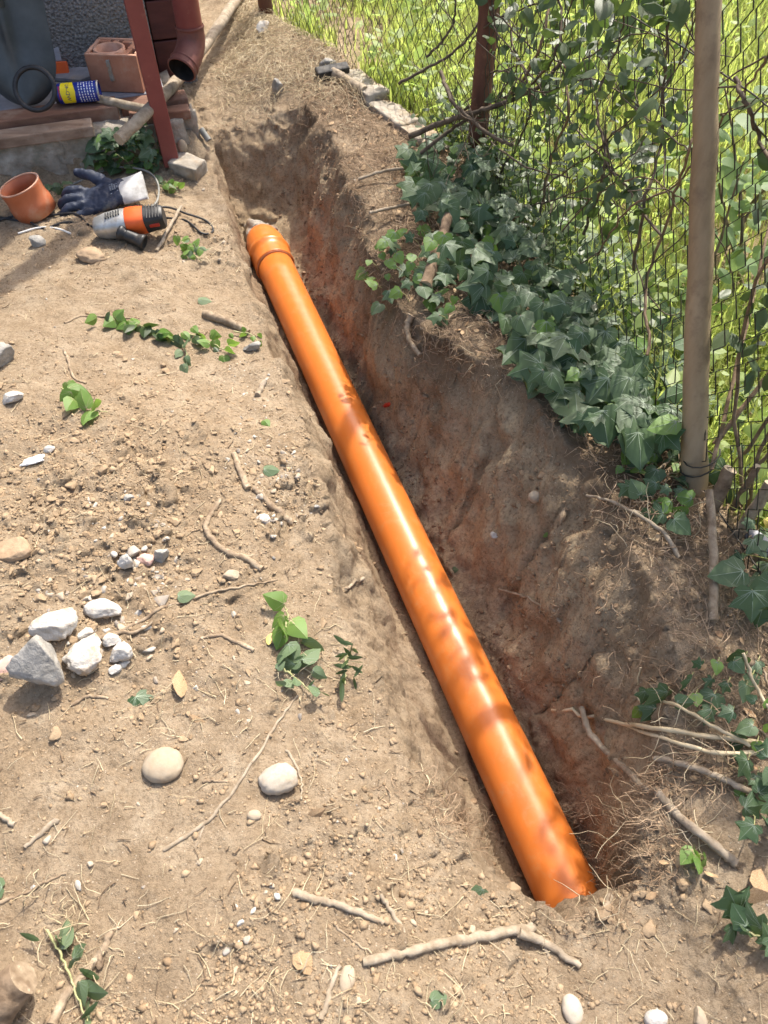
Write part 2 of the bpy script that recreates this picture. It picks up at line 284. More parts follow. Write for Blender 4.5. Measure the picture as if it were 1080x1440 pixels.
def terrain(x, y):
    s, q = sq(x, y)
    n_big = fbm2(x, y, 0.55, 4, 3); n_mid = fbm2(x, y, 0.13, 4, 21); n_sm = fbm2(x, y, 0.035, 4, 40); n_fine = fbm2(x, y, 0.012, 3, 60)
    right = sstep(0.0, 0.12, q)
    top = 0.018 * n_big + 0.007 * fbm2(x, y, 0.24, 3, 15)
    top = top + gauss(x, y, -0.62, 1.05, 0.38, 0.055) + gauss(x, y, -0.72, 0.80, 0.16, 0.05) + gauss(x, y, -1.0, 1.5, 0.3, 0.06)
    top = top - gauss(x, y, -0.47, 1.55, 0.22, 0.025)
    top = top + 0.05 * sstep(0.05, 0.3, q) * sstep(0.0, 0.3, s) + 0.05 * sstep(2.4, 2.9, s)
    top = top - 0.06 * sstep(0.45, 0.0, np.abs(s + 0.12)) * sstep(0.35, 0.05, np.abs(q + 0.05)) - 0.035 * sstep(-0.48, -0.2, q) * sstep(2.5, 2.2, s) * (1 - right)
    fx = fence_x(y); lawn = sstep(0.0, 0.14, x - fx + 0.05 * n_mid)
    bare = sstep(0.15, 0.5, fbm2(x, y, 0.5, 3, 77)) * sstep(1.2, 0.2, x - fx)
    top = top * (1 - 0.7 * lawn) - 0.02 * lawn
    u, w = house_uw(x, y)
    inside = sstep(-0.02, 0.03, w) * sstep(-0.06, 0.0, u)
    top = top * (1 - inside) + 0.085 * inside
    # rough texture of the surface: crumbly here, trodden smooth there
    crumb = np.clip(sstep(-0.15, 0.45, fbm2(x, y, 0.42, 4, 5)) * 0.75 + gauss(x, y, -0.58, 1.02, 0.40, 0.9) + sstep(2.3, 2.6, s) * 0.3 + gauss(x, y, -0.95, 2.1, 0.35, 0.45), 0, 1.2)
    tex = 0.016 * n_mid * (0.45 + crumb) + (0.0028 + 0.0095 * crumb) * n_sm + (0.0012 + 0.0030 * crumb) * n_fine
    # trench
    jag = 0.030 * fbm2(x, y, 0.22, 4, 90) + 0.016 * fbm2(x, y, 0.06, 3, 95)
    qr = np.interp(s, RS[:, 0], RS[:, 1]) + jag * 1.3
    ql = np.interp(s, LS[:, 0], LS[:, 1]) + jag * 0.5
    fr = np.minimum(0.072, qr * 0.6); fl = np.maximum(-0.086, ql * 0.6)
    tr = np.clip((qr - q) / np.maximum(qr - fr, 0.02), 0, 1); tl = np.clip((q - ql) / np.maximum(fl - ql, 0.02), 0, 1)
    led = 0.17 * vn2(s * 4.5 + 3, q * 9 + 1, 12) + 0.09 * vn2(s * 11, q * 15, 13)
    wr = np.clip(1 - (1 - tr) ** 1.45, 0, 1); wr = np.clip(wr + led * np.sin(np.pi * wr), 0, 1)
    for gs, gk, gd in ((0.56, 0.25, 0.10), (0.83, 0.5, 0.13), (0.90, 0.4, 0.08), (1.12, 0.2, 0.10), (1.45, 0.3, 0.09), (0.30, -0.2, 0.10)):   # spade cuts
        wr = np.clip(wr + gd * np.exp(-(((s - gs) - gk * (q - 0.15) + 0.3 * jag) / 0.013) ** 2) * sstep(0.2, 0.4, wr) * sstep(0.95, 0.75, wr), 0, 1)
    wl = (tl * 0.8 + 0.2 * tl * tl * (3 - 2 * tl)) * 0.94 + 0.06 * sstep(-0.075, -0.035, q)
    wl = np.clip(wl + led * 0.4 * np.sin(np.pi * wl), 0, 1)
    we = sstep(-0.14, -0.055, s + 0.25 * jag) * (1 - sstep(2.34, 2.57, s + jag * 1.5))
    dep = np.minimum(np.minimum(wr, wl), we)
    fz = floor_z(np.clip(s, -0.1, 2.6)) + 0.05 * sstep(2.02, 2.45, s)
    rough_wall = sstep(0.03, 0.3, dep) * sstep(0.05, 0.12, q)
    z = top * (1 - dep) + fz * dep + tex * (1 - 0.55 * dep) + rough_wall * sstep(1, 0.8, dep) * (0.013 * fbm2(x, y, 0.05, 4, 31))
    cut = np.clip(sstep(0.04, 0.16, dep) * np.maximum(sstep(-0.03, 0.05, q), sstep(0.8, 1.0, dep) * 0.7) + sstep(2.28, 2.42, s) * sstep(0.1, 0.3, dep) * 0.8, 0, 1)
    cut = cut * np.clip(0.82 + 0.5 * n_mid, 0, 1)
    humus = sstep(0.02, 0.10, q - qr + 0.08) * sstep(0.42, 0.12, q - qr) * sstep(0.15, 0.4, s) * np.clip(0.6 + 0.9 * n_mid, 0, 1) * (1 - sstep(2.4, 2.75, s)) * 0.95
    return z, cut, humus, lawn * (1 - bare), crumb * (1 - dep)
def axis_coords(parts, tail, n_tail=26):
    out = []
    for a, b, h in parts: out.append(np.arange(a, b - 1e-9, h))
    c = np.concatenate(out + [[parts[-1][1]]])
    grow = np.geomspace(0.03, tail, n_tail)
    return np.concatenate([c[0] - grow[::-1], c, c[-1] + grow])
gx = axis_coords([(-1.9, -0.75, 0.0085), (-0.75, 0.75, 0.0046), (0.75, 2.2, 0.012)], 90)
gy = axis_coords([(0.02, 0.9, 0.0046), (0.9, 2.3, 0.0058), (2.3, 2.95, 0.0052), (2.95, 4.8, 0.012)], 90)
GX, GY = np.meshgrid(gx, gy)
GZ, G_CUT, G_HUM, G_LAWN, G_CRUMB = terrain(GX, GY)
gy_, gx_ = np.gradient(GZ, gy, gx); GS = np.hypot(gx_, gy_)
NRM = np.stack([-gx_, -gy_, np.ones_like(GZ)], -1); NRM /= np.linalg.norm(NRM, axis=-1, keepdims=True)
# broken relief on the steep faces, pushed out along the face instead of up
G3 = np.stack([GX, GY, GZ], -1).reshape(-1, 3); st_ = sstep(0.35, 0.9, GS).ravel() * ((np.abs(GX) < 1.9) & (GY < 4) & (GY > 0)).ravel()
k_ = np.nonzero(st_ > 0.01)[0]; q3 = G3[k_]
d3 = 0.016 * vn3(q3 * 6, 70) + 0.013 * vn3(q3 * 12, 71) + 0.011 * vn3(q3 * 24 + 3, 72) + 0.007 * np.abs(vn3(q3 * 50 + 7, 73)) + 0.004 * vn3(q3 * 95, 74)
GZ.reshape(-1)[k_] += d3 * st_[k_] / np.maximum(NRM.reshape(-1, 3)[k_, 2], 0.45)
G3[k_] += NRM.reshape(-1, 3)[k_] * (d3 * st_[k_])[:, None]
def gz(x, y):
    """height of the finished ground"""
    x = np.asarray(x, float); y = np.asarray(y, float)
    i = np.clip(np.searchsorted(gx, x) - 1, 0, len(gx) - 2); j = np.clip(np.searchsorted(gy, y) - 1, 0, len(gy) - 2)
    fx = (x - gx[i]) / (gx[i + 1] - gx[i]); fy = (y - gy[j]) / (gy[j + 1] - gy[j])
    return (GZ[j, i] * (1 - fx) + GZ[j, i + 1] * fx) * (1 - fy) + (GZ[j + 1, i] * (1 - fx) + GZ[j + 1, i + 1] * fx) * fy
def gfield(F, x, y):
    i = np.clip(np.searchsorted(gx, x) - 1, 0, len(gx) - 2); j = np.clip(np.searchsorted(gy, y) - 1, 0, len(gy) - 2); return F[j, i]
def gnormal(x, y, h=0.03):
    a = (float(gz(x + h, y)) - float(gz(x - h, y))) / (2 * h); b = (float(gz(x, y + h)) - float(gz(x, y - h))) / (2 * h)
    return Vector((-a, -b, 1)).normalized()
CC, SS = math.cos(PITCH), math.sin(PITCH)
def ray(px, py):
    u = (px - 540) / FOC; v = (720 - py) / FOC
    return Vector((u, CC + v * SS, -SS + v * CC))
TS = np.arange(0.75, 6.5, 0.004)
def at(px, py, lift=0.0):
    """the spot of ground seen at this place of the photograph (survey of the site)"""
    d = ray(px, py); x = d.x * TS; y = d.y * TS; z = CAM_H + d.z * TS
    k = np.argmax(z < gz(x, y) + lift) if np.any(z < gz(x, y) + lift) else len(TS) - 1
    return Vector((x[k], y[k], z[k]))
def atz(px, py, z):
    d = ray(px, py); return Vector((0, 0, CAM_H)) + d * ((z - CAM_H) / d.z)
def att(px, py, t): return Vector((0, 0, CAM_H)) + ray(px, py) * t
def depth(p): return p.y * CC + (CAM_H - p.z) * SS
def pxm(p, n): return n * depth(p) / FOC

# ------------------------------------------------------------------ building helpers
class MB:
    def __init__(s): s.v = []; s.f = []; s.m = []; s.sm = []
    def add(s, verts, faces, mi=0, smooth=True):
        o = len(s.v); s.v += [tuple(p) for p in verts]; s.f += [tuple(i + o for i in q) for q in faces]
        s.m += [mi] * len(faces); s.sm += [smooth] * len(faces); return s
    def box(s, size, mat=Matrix(), mi=0, bev=0.0):
        bm = bmesh.new(); bmesh.ops.create_cube(bm, size=1)
        for v in bm.verts: v.co = Vector((v.co.x * size[0], v.co.y * size[1], v.co.z * size[2]))
        if bev: bmesh.ops.bevel(bm, geom=bm.edges[:], offset=bev, segments=2, profile=0.5, affect='EDGES')
        bm.verts.index_update()
        s.add([mat @ v.co for v in bm.verts], [[v.index for v in f.verts] for f in bm.faces], mi, False); bm.free(); return s
    def tube(s, pts, rad, n=8, mi=0, caps=True, cap_mi=None, hollow=0.0, wob=0.0, seed=0, in_mi=None):
        pts = [Vector(p) for p in pts]; K = len(pts)
        if not hasattr(rad, '__len__'): rad = [rad] * K
        T = [(pts[min(k + 1, K - 1)] - pts[max(k - 1, 0)]).normalized() for k in range(K)]
        a = T[0].orthogonal().normalized(); vs = []; fs = []; rr = random.Random(seed)
        off = [1 + wob * rr.uniform(-1, 1) for _ in range(n)]
        for k in range(K):
            if k: a = (a - T[k] * a.dot(T[k])).normalized()
            b = T[k].cross(a)
            for j in range(n):
                g = 2 * math.pi * j / n
                vs.append(pts[k] + (a * math.cos(g) + b * math.sin(g)) * rad[k] * off[j] * (1 + wob * 0.5 * rr.uniform(-1, 1)))
        for k in range(K - 1):
            for j in range(n): fs.append((k * n + j, k * n + (j + 1) % n, (k + 1) * n + (j + 1) % n, (k + 1) * n + j))
        s.add(vs, fs, mi)
        if hollow:
            inner = []
            for k in range(K):
                for j in range(n): inner.append(pts[k] + (vs[k * n + j] - pts[k]) * (1 - hollow / rad[k]))
            s.add(inner, [tuple(reversed(f)) for f in fs], mi if in_mi is None else in_mi)
            for k in (0, K - 1):
                ring = vs[k * n:(k + 1) * n] + inner[k * n:(k + 1) * n]
                s.add(ring, [(j, (j + 1) % n, n + (j + 1) % n, n + j) for j in range(n)], mi if cap_mi is None else cap_mi, False)
        elif caps:
            for k in (0, K - 1): s.add(vs[k * n:(k + 1) * n], [tuple(range(n))], mi if cap_mi is None else cap_mi, False)
        return s
    def lathe(s, prof, mat=Matrix(), n=32, mi=0, close=False):
        vs = [mat @ Vector((r * math.cos(2 * math.pi * j / n), r * math.sin(2 * math.pi * j / n), z)) for r, z in prof for j in range(n)]
        K = len(prof); fs = []
        for k in range(K if close else K - 1):
            k2 = (k + 1) % K
            for j in range(n): fs.append((k * n + j, k * n + (j + 1) % n, k2 * n + (j + 1) % n, k2 * n + j))
        return s.add(vs, fs, mi)
    def prism(s, outline, z0, z1, mat=Matrix(), mi=0):
        n = len(outline); vs = [mat @ Vector((x, y, z)) for z in (z0, z1) for x, y in outline]
        fs = [tuple(reversed(range(n))), tuple(range(n, 2 * n))] + [(j, (j + 1) % n, n + (j + 1) % n, n + j) for j in range(n)]
        return s.add(vs, fs, mi, False)
    def mesh(s, name, mats, off=Vector((0, 0, 0))):
        me = bpy.data.meshes.new(name); me.from_pydata([(p[0] - off[0], p[1] - off[1], p[2] - off[2]) for p in s.v], [], s.f)
        for m in (mats if isinstance(mats, (list, tuple)) else [mats]): me.materials.append(m)
        me.polygons.foreach_set('material_index', s.m); me.polygons.foreach_set('use_smooth', s.sm); me.update(); return me
def link(o): COL.objects.link(o); return o
def tag(o, label=None, cat=None, group=None, kind=None):
    for k, v in (('label', label), ('category', cat), ('group', group), ('kind', kind)):
        if v: o[k] = v
    return o
def thing(name, label, cat, loc=(0, 0, 0), group=None):
    o = bpy.data.objects.new(name, None); o.location = loc; o.empty_display_size = 0.05
    return tag(link(o), label, cat, group)
def root_of(o):
    while o.parent: o = o.parent
    return o
def part(name, mb, mats, parent, label=None, kind=None):
    o = bpy.data.objects.new(name, mb.mesh(name, mats, root_of(parent).location)); o.parent = parent
    return tag(link(o), label, kind=kind)
def single(name, mb, mats, label, cat, group=None, kind=None):
    lo = np.array([p[:] for p in mb.v]); c = Vector((lo[:, 0].mean(), lo[:, 1].mean(), lo[:, 2].min()))
    o = bpy.data.objects.new(name, mb.mesh(name, mats, c)); o.location = c
    return tag(link(o), label, cat, group, kind)
def frame(loc, x=None, y=None, z=None):
    """matrix with the given axes (two of them are enough)"""
    if z is not None and x is not None: z = Vector(z).normalized(); x = Vector(x); x = (x - z * x.dot(z)).normalized(); y = z.cross(x)
    elif z is not None: z = Vector(z).normalized(); y = Vector(y); y = (y - z * y.dot(z)).normalized(); x = y.cross(z)
    else: x = Vector(x).normalized(); y = Vector(y); y = (y - x * y.dot(x)).normalized(); z = x.cross(y)
    m = Matrix((x, y, z)).transposed().to_4x4(); m.translation = Vector(loc); return m
def spline(pts, per=6, jit=0.0, seed=0):
    pts = [Vector(p) for p in pts]; P = [pts[0] * 2 - pts[1]] + pts + [pts[-1] * 2 - pts[-2]]; out = []; rr = random.Random(seed)
    for k in range(1, len(P) - 2):
        for i in range(per):
            t = i / per; a, b, c, d = P[k - 1:k + 3]
            out.append(0.5 * ((2 * b) + (c - a) * t + (2 * a - 5 * b + 4 * c - d) * t * t + (3 * b - a - 3 * c + d) * t ** 3))
    out.append(pts[-1])
    if jit: out = [p + Vector((rr.uniform(-jit, jit), rr.uniform(-jit, jit), rr.uniform(-jit, jit) * 0.5)) for p in out]
    return out
def np_mesh(name, verts, faces, mat, tint=None, smooth=False):
    """mesh from arrays; faces (F,3) or (F,4)"""
    me = bpy.data.meshes.new(name); F, k = faces.shape
    me.vertices.add(len(verts)); me.vertices.foreach_set('co', verts.astype(np.float32).ravel())
    me.loops.add(F * k); me.loops.foreach_set('vertex_index', faces.astype(np.int32).ravel())
    me.polygons.add(F); me.polygons.foreach_set('loop_start', np.arange(F, dtype=np.int32) * k)
    me.polygons.foreach_set('loop_total', np.full(F, k, dtype=np.int32))
    me.materials.append(mat); me.update(calc_edges=True)
    if smooth: me.polygons.foreach_set('use_smooth', np.ones(F, bool))
    if tint is not None: me.attributes.new('tint', 'FLOAT', 'POINT').data.foreach_set('value', tint.astype(np.float32))
    return me
def stuff(name, me, label, cat, parent=None):
    o = link(bpy.data.objects.new(name, me))
    if parent: o.parent = parent; o['kind'] = 'stuff'; return o
    return tag(o, label, cat, kind='stuff')
def ico(sub):
    bm = bmesh.new(); bmesh.ops.create_icosphere(bm, subdivisions=sub, radius=1)
    bm.verts.index_update()
    v = np.array([p.co[:] for p in bm.verts]); f = np.array([[q.index for q in t.verts] for t in bm.faces]); bm.free(); return v, f
ICO1, ICO2, ICO3, ICO4 = ico(1), ico(2), ico(3), ico(4)
def tubes_np(paths, radii, n=3):
    """many thin tubes: paths (N,K,3), radii (N,K) -> verts, quads"""
    N, K, _ = paths.shape
    d = paths[:, -1] - paths[:, 0]; d /= np.linalg.norm(d, axis=1, keepdims=True) + 1e-9
    up = np.where(np.abs(d[:, 2:3]) > 0.8, np.array([[1., 0, 0]]), np.array([[0, 0, 1.]]))
    a = np.cross(d, up); a /= np.linalg.norm(a, axis=1, keepdims=True) + 1e-9; b = np.cross(d, a)
    g = np.arange(n) * 2 * np.pi / n
    off = a[:, None, None, :] * np.cos(g)[None, None, :, None] + b[:, None, None, :] * np.sin(g)[None, None, :, None]
    V = (paths[:, :, None, :] + off * radii[:, :, None, None]).reshape(-1, 3)
    k, j = np.meshgrid(np.arange(K - 1), np.arange(n), indexing='ij'); j2 = (j + 1) % n
    q = np.stack([k * n + j, k * n + j2, (k + 1) * n + j2, (k + 1) * n + j], -1).reshape(-1, 4)
    F = (q[None] + (np.arange(N) * K * n)[:, None, None]).reshape(-1, 4)
    return V, F
def remesh(mb, voxel, smooth=4, factor=0.5):
    """one continuous skin over the shapes of mb"""
    o = link(bpy.data.objects.new('remesh_source', mb.mesh('remesh_source', M['rubber'])))
    r = o.modifiers.new('r', 'REMESH'); r.mode = 'VOXEL'; r.voxel_size = voxel
    sm = o.modifiers.new('s', 'SMOOTH'); sm.iterations = smooth; sm.factor = factor
    dg = bpy.context.evaluated_depsgraph_get(); me = o.evaluated_get(dg).to_mesh()
    out = MB(); out.add([v.co[:] for v in me.vertices], [tuple(p.vertices) for p in me.polygons])
    o.evaluated_get(dg).to_mesh_clear(); src = o.data; bpy.data.objects.remove(o); bpy.data.meshes.remove(src); return out

# ------------------------------------------------------------------ the ground
nx, ny = len(gx), len(gy)
idx = np.arange(nx * ny).reshape(ny, nx)
quads = np.stack([idx[:-1, :-1], idx[:-1, 1:], idx[1:, 1:], idx[1:, :-1]], -1).reshape(-1, 4)
gme = np_mesh('ground', G3, quads, M['soil'], smooth=True)
for nm, F in (('cut', G_CUT), ('humus', G_HUM), ('lawn', G_LAWN)):
    gme.attributes.new(nm, 'FLOAT', 'POINT').data.foreach_set('value', F.astype(np.float32).ravel())
tag(link(bpy.data.objects.new('ground', gme)), 'bare tan earth with a dug trench running through it', 'ground', kind='structure')

# ------------------------------------------------------------------ house corner at the top left
def hp(u, w, z=0.0): return Vector((HO[0] + HU[0] * u + HW[0] * w, HO[1] + HU[1] * u + HW[1] * w, z))
HX = Vector((-HU[0], -HU[1], 0)); HB = Vector((HW[0], HW[1], 0))
def hbox(mb, u0, u1, w0, w1, z0, z1, mi=0, bev=0.004, tilt=0.0):
    c = hp((u0 + u1) / 2, (w0 + w1) / 2, (z0 + z1) / 2); m = frame(c, x=HX, z=(0, 0, 1)) @ Matrix.Rotation(tilt, 4, 'Z')
    return mb.box((abs(u1 - u0), abs(w1 - w0), abs(z1 - z0)), m, mi, bev)
def rough_block(mb, size, mat, seed, amp=0.01, cuts=14, freq=14):
    """a box with a broken, uneven skin"""
    bm = bmesh.new(); bmesh.ops.create_cube(bm, size=1)
    for v in bm.verts: v.co = Vector((v.co.x * size[0], v.co.y * size[1], v.co.z * size[2]))
    n = max(1, int(max(size) / max(min(size), 0.03)))
    bmesh.ops.subdivide_edges(bm, edges=bm.edges[:], cuts=cuts, use_grid_fill=True)
    co = np.array([v.co[:] for v in bm.verts]); nrm = np.array([v.normal[:] for v in bm.verts]); bm.normal_update()
    d = vn3(co * freq + seed, seed) * amp + vn3(co * freq * 3 + seed, seed + 5) * amp * 0.5
    co = co + np.array([v.normal[:] for v in bm.verts]) * d[:, None]; bm.verts.index_update()
    mb.add([mat @ Vector(c) for c in co], [[v.index for v in f.verts] for f in bm.faces]); bm.free(); return mb
ft = MB()
for k in range(7):
    u0 = 0.02 + k * 0.40
    rough_block(ft, (0.41, 0.42, 0.24), frame(hp(u0 + 0.2, 0.215, 0.005), x=HX, z=(0, 0, 1)), 3 + k, 0.014, 16, 18)
single('concrete_footing', ft, M['concrete'], 'rough weathered concrete footing under the boards at the house corner', 'footing')
hs = thing('house', 'house corner with grey pebbledash wall and dark red boards', 'house', hp(1.5, 1.5, 0))
w = MB(); hbox(w, 0.04, 5.0, 0.42, 3.4, 0.0, 2.6); part('wall', w, M['pebbledash'], hs)
for k in range(14):
    cb = MB(); hbox(cb, -0.10, 0.036, 0.44, 0.475, 0.10 + k * 0.125, 0.10 + k * 0.125 + 0.119, bev=0.003); part('cladding_board', cb, M['cladding'], hs)
cb = MB(); hbox(cb, -0.10, 0.037, 0.478, 3.4, 0.0, 2.6); part('side_wall', cb, M['pebbledash'], hs)
lath = MB(); a = atz(254, 72, 0.17); b = a + Vector((-0.13, 0.05, 0.75))
lath.tube([a, a.lerp(b, 0.5), b], 0.022, 4, wob=0.05); single('leaning_lath', lath, M['beige_lath'], 'pale beige lath leaning on the dark red house boards behind the downpipe', 'lath')
for nm, mt, u0, u1, w0, w1, z0, z1, lab, tl in (
    ('sill_board', 'board_grey', 0.30, 3.0, -0.012, 0.058, 0.118, 0.152, 'worn brown board along the front edge of the concrete footing', 0.0),
    ('sill_board', 'board', 0.21, 3.0, 0.064, 0.150, 0.124, 0.172, 'red brown board behind the front edge board, under shovel and spray can', 0.0),
    ('sill_board', 'board', -0.02, 0.20, 0.085, 0.160, 0.124, 0.160, 'short red brown board ending beside the red square post', 0.02),
    ('sill_board', 'board', -0.015, 0.18, 0.02, 0.075, 0.120, 0.150, 'short red brown board low at the footing end, in front of its twin', -0.02),
    ('floor_slab', 'slab_grey', 0.045, 3.0, 0.166, 0.415, 0.126, 0.160, 'dusty grey slab at the foot of the pebbledash wall', 0.0)):
    b_ = MB(); hbox(b_, u0, u1, w0, w1, z0, z1, bev=0.004, tilt=tl); single(nm, b_, M[mt], lab, 'board' if nm == 'sill_board' else 'slab', 'old boards on the footing' if nm == 'sill_board' else None)

# red square post and downpipe
b = atz(238, 222, 0.02)
pt = thing('square_post', 'red painted square steel post standing in the ivy before the footing', 'post', b)
t = MB(); t.box((0.052, 0.052, 0.76), frame(b + Vector((-0.006, 0.002, 0.36)), x=HX, z=(-0.028, 0.012, 1)), 0, 0.004); part('tube', t, M['red_paint'], pt)
b = atz(269, 52, 0.31)
dp = thing('downpipe', 'red round downpipe with an open elbow at the house corner', 'downpipe', (b.x, b.y, 0.15))
t = MB(); t.tube([b + Vector((0, 0, z)) for z in (0.0, 0.5, 1.2, 2.2)], 0.042, 28, hollow=0.003, caps=False); part('pipe', t, M['red_paint'], dp)
aim = Vector((-0.30, -0.80, -0.40)).normalized()
el = [b + Vector((0, 0, 0.03)), b, b + Vector((-0.004, -0.010, -0.022)), b + Vector((-0.009, -0.025, -0.036)), b + Vector((-0.014, -0.040, -0.046)), b + Vector((-0.022, -0.062, -0.056)), b + Vector((-0.022, -0.062, -0.056)) + aim * 0.03]
e_ = MB(); e_.tube(el, [0.0445, 0.045, 0.0455, 0.0455, 0.0455, 0.0455, 0.046], 30, hollow=0.003, caps=False, in_mi=1); eo = part('elbow', e_, [M['red_paint_elbow'], M['iron']], dp)  # inner faces coloured dark to stand for the shade inside the opening
for k in (0.15, 0.85):
    c = el[5].lerp(el[6], k); rg = MB(); rg.lathe([(0.0455, -0.004), (0.0490, 0), (0.0455, 0.004)], frame(c, x=(1, 0, 0), z=aim), 30); part('bead', rg, M['red_paint_elbow'], eo)
rg = MB(); rg.lathe([(0.0445, -0.004), (0.0475, 0.0), (0.0445, 0.006)], frame(b + Vector((0, 0, 0.03)), x=(1, 0, 0), z=(0, 0, 1)), 30); part('bead', rg, M['red_paint_elbow'], eo)

# things on the boards
tip = hp(0.0, 0.0); tip = atz(36, 150, 0.178)
SH = frame(tip, x=(0.995, 0.09, 0), y=(-0.07, 0.30, 0.95))
sh = thing('shovel', 'blue grey steel shovel leaning on the wall, blade down', 'shovel', tip)
bl = MB(); NU, NV = 24, 30; vs = []
def blade_w(v):
    return 0.116 * (1 - max(0, (0.42 - v) / 0.42) ** 2.0) ** 0.5 * (1 + 0.03 * v)
for j in range(NV + 1):
    v = (j / NV) ** 1.9
    for i in range(NU + 1):
        u = i / NU * 2 - 1; x = u * max(blade_w(v), 0.008); y = 0.335 * v - (0.012 * u * u if v > 0.9 else 0)
        z = -0.034 * u * u + 0.026 * math.exp(-(u / 0.13) ** 2) * sstep(0.22, 0.75, v) + 0.03 * (v - 0.5) ** 2
        vs.append(SH @ Vector((x, y, float(z))))
fs = [(j * (NU + 1) + i, j * (NU + 1) + i + 1, (j + 1) * (NU + 1) + i + 1, (j + 1) * (NU + 1) + i) for j in range(NV) for i in range(NU)]
bl.add(vs, fs); back = [v - SH.to_3x3() @ Vector((0, 0, 0.0035)) for v in vs]; bl.add(back, [tuple(reversed(f)) for f in fs])
edge = [i for i in range(NU + 1)] + [j * (NU + 1) + NU for j in range(1, NV + 1)] + [NV * (NU + 1) + i for i in range(NU - 1, -1, -1)] + [j * (NU + 1) for j in range(NV - 1, 0, -1)]
ring = [vs[i] for i in edge] + [back[i] for i in edge]; n = len(edge)
bl.add(ring, [(k, n + k, n + (k + 1) % n, (k + 1) % n) for k in range(n)], 0, False)
part('blade', bl, M['steel_blue'], sh)
so = MB(); so.tube([SH @ Vector((0, y, 0.012 + z)) for y, z in ((0.27, 0.0), (0.31, 0.01), (0.36, 0.018), (0.46, 0.03))], [0.016, 0.021, 0.023, 0.021], 16); part('socket', so, M['steel_blue'], sh)
hn = MB(); hn.tube([SH @ Vector((0, y, 0.042 + (y - 0.46) * 0.06)) for y in (0.44, 0.7, 1.1, 1.3)], 0.017, 12); part('handle', hn, M['bark_stick'], sh)
c = att(51, 125, 2.41)
rr_ = MB(); fr_ = frame(c + Vector((0, -0.01, 0.004)), x=(1, 0, 0), z=(0.05, -0.80, 0.55)); prof = [(0.0600 + 0.0075 * math.cos(a), 0.008 * math.sin(a)) for a in np.linspace(0, 2 * math.pi, 11)[:-1]]
rr_.lathe(prof, fr_, 44, close=True); single('rubber_ring', rr_, M['rubber'], 'black rubber sealing ring leaning against the shovel blade', 'sealing ring')

# spray can, lying on its side
cc = atz(111, 130, 0.205); CA = frame(cc, x=(0.0, -0.62, 0.78), z=(-0.985, -0.17, -0.015))   # axis from right (bottom) to left (cap)
cr, cl = 0.030, 0.150
can = thing('spray_can', 'blue spray can with a yellow shield lying on the red brown board', 'spray can', cc - Vector((0, 0, cr)))
t = MB(); t.lathe([(0.001, -0.059), (0.024, -0.059), (0.027, -0.066), (cr, -0.064), (cr, -0.058), (cr, 0.058), (cr - 0.003, 0.064)], CA, 40)
part('body', t, M['blue_can'], can)
t = MB(); t.lathe([(cr - 0.001, -0.0665), (cr + 0.0012, -0.065), (cr + 0.0012, -0.061), (cr, -0.0605)], CA, 40); part('rim', t, M['aluminium'], can)
t = MB(); t.lathe([(cr - 0.003, 0.064), (cr - 0.003, 0.074), (0.02, 0.078), (0.001, 0.078)], CA, 32); part('cap', t, M['black_plastic'], can)
def on_can(phi, z, h=0.0006): return CA @ Vector(((cr + h) * math.cos(phi), (cr + h) * math.sin(phi), z))
def wrap(outline_fn, n, phi0, phi1, z0, z1, h, mb, mi=0):
    vs = []; fs = []
    for i in range(n + 1):
        p = phi0 + (phi1 - phi0) * i / n; a, b2 = outline_fn(i / n)
        vs += [on_can(p, z0 + (z1 - z0) * a, h), on_can(p, z0 + (z1 - z0) * b2, h)]
    for i in range(n): fs.append((2 * i, 2 * i + 2, 2 * i + 3, 2 * i + 1))
    return mb.add(vs, fs, mi, False)
PH = -0.45
t = MB(); wrap(lambda f: (0.14 * abs(2 * f - 1), 1 - 0.10 * abs(2 * f - 1)), 24, PH - 1.25, PH + 1.25, 0.006, 0.053, 0.0006, t); part('shield', t, M['yellow_ink'], can)
t = MB(); wrap(lambda f: (0, 1), 12, PH - 0.7, PH + 0.7, 0.0545, 0.057, 0.0006, t); part('shield_band', t, M['red_ink'], can)
def lettering(text, size, place, mats, parent, name='lettering'):
    cu = bpy.data.curves.new('txt', 'FONT'); cu.body = text; cu.size = size; cu.align_x = 'CENTER'; cu.align_y = 'CENTER'; cu.resolution_u = 3
    o = link(bpy.data.objects.new('txt', cu)); dg = bpy.context.evaluated_depsgraph_get(); me = o.evaluated_get(dg).to_mesh()
    mb = MB(); mb.add([place(v.co.x, v.co.y) for v in me.vertices], [tuple(p.vertices) for p in me.polygons], 0, False)
    o.evaluated_get(dg).to_mesh_clear(); bpy.data.objects.remove(o); bpy.data.curves.remove(cu); return part(name, mb, mats, parent)
lettering('WD-40', 0.0165, lambda x, y: on_can(PH + x / cr, 0.030 - y, 0.0012), M['blue_ink'], can)
rows = MB()
for k in range(6):
    for q in range(9):
        z0 = -0.052 + k * 0.0088; p0 = PH - 1.2 + q * 0.26 + rnd.uniform(0, 0.04)
        wrap(lambda f: (0, 1), 3, p0, p0 + rnd.uniform(0.10, 0.22), z0, z0 + 0.0032, 0.0006, rows)
part('small_print', rows, M['white_ink'], can)

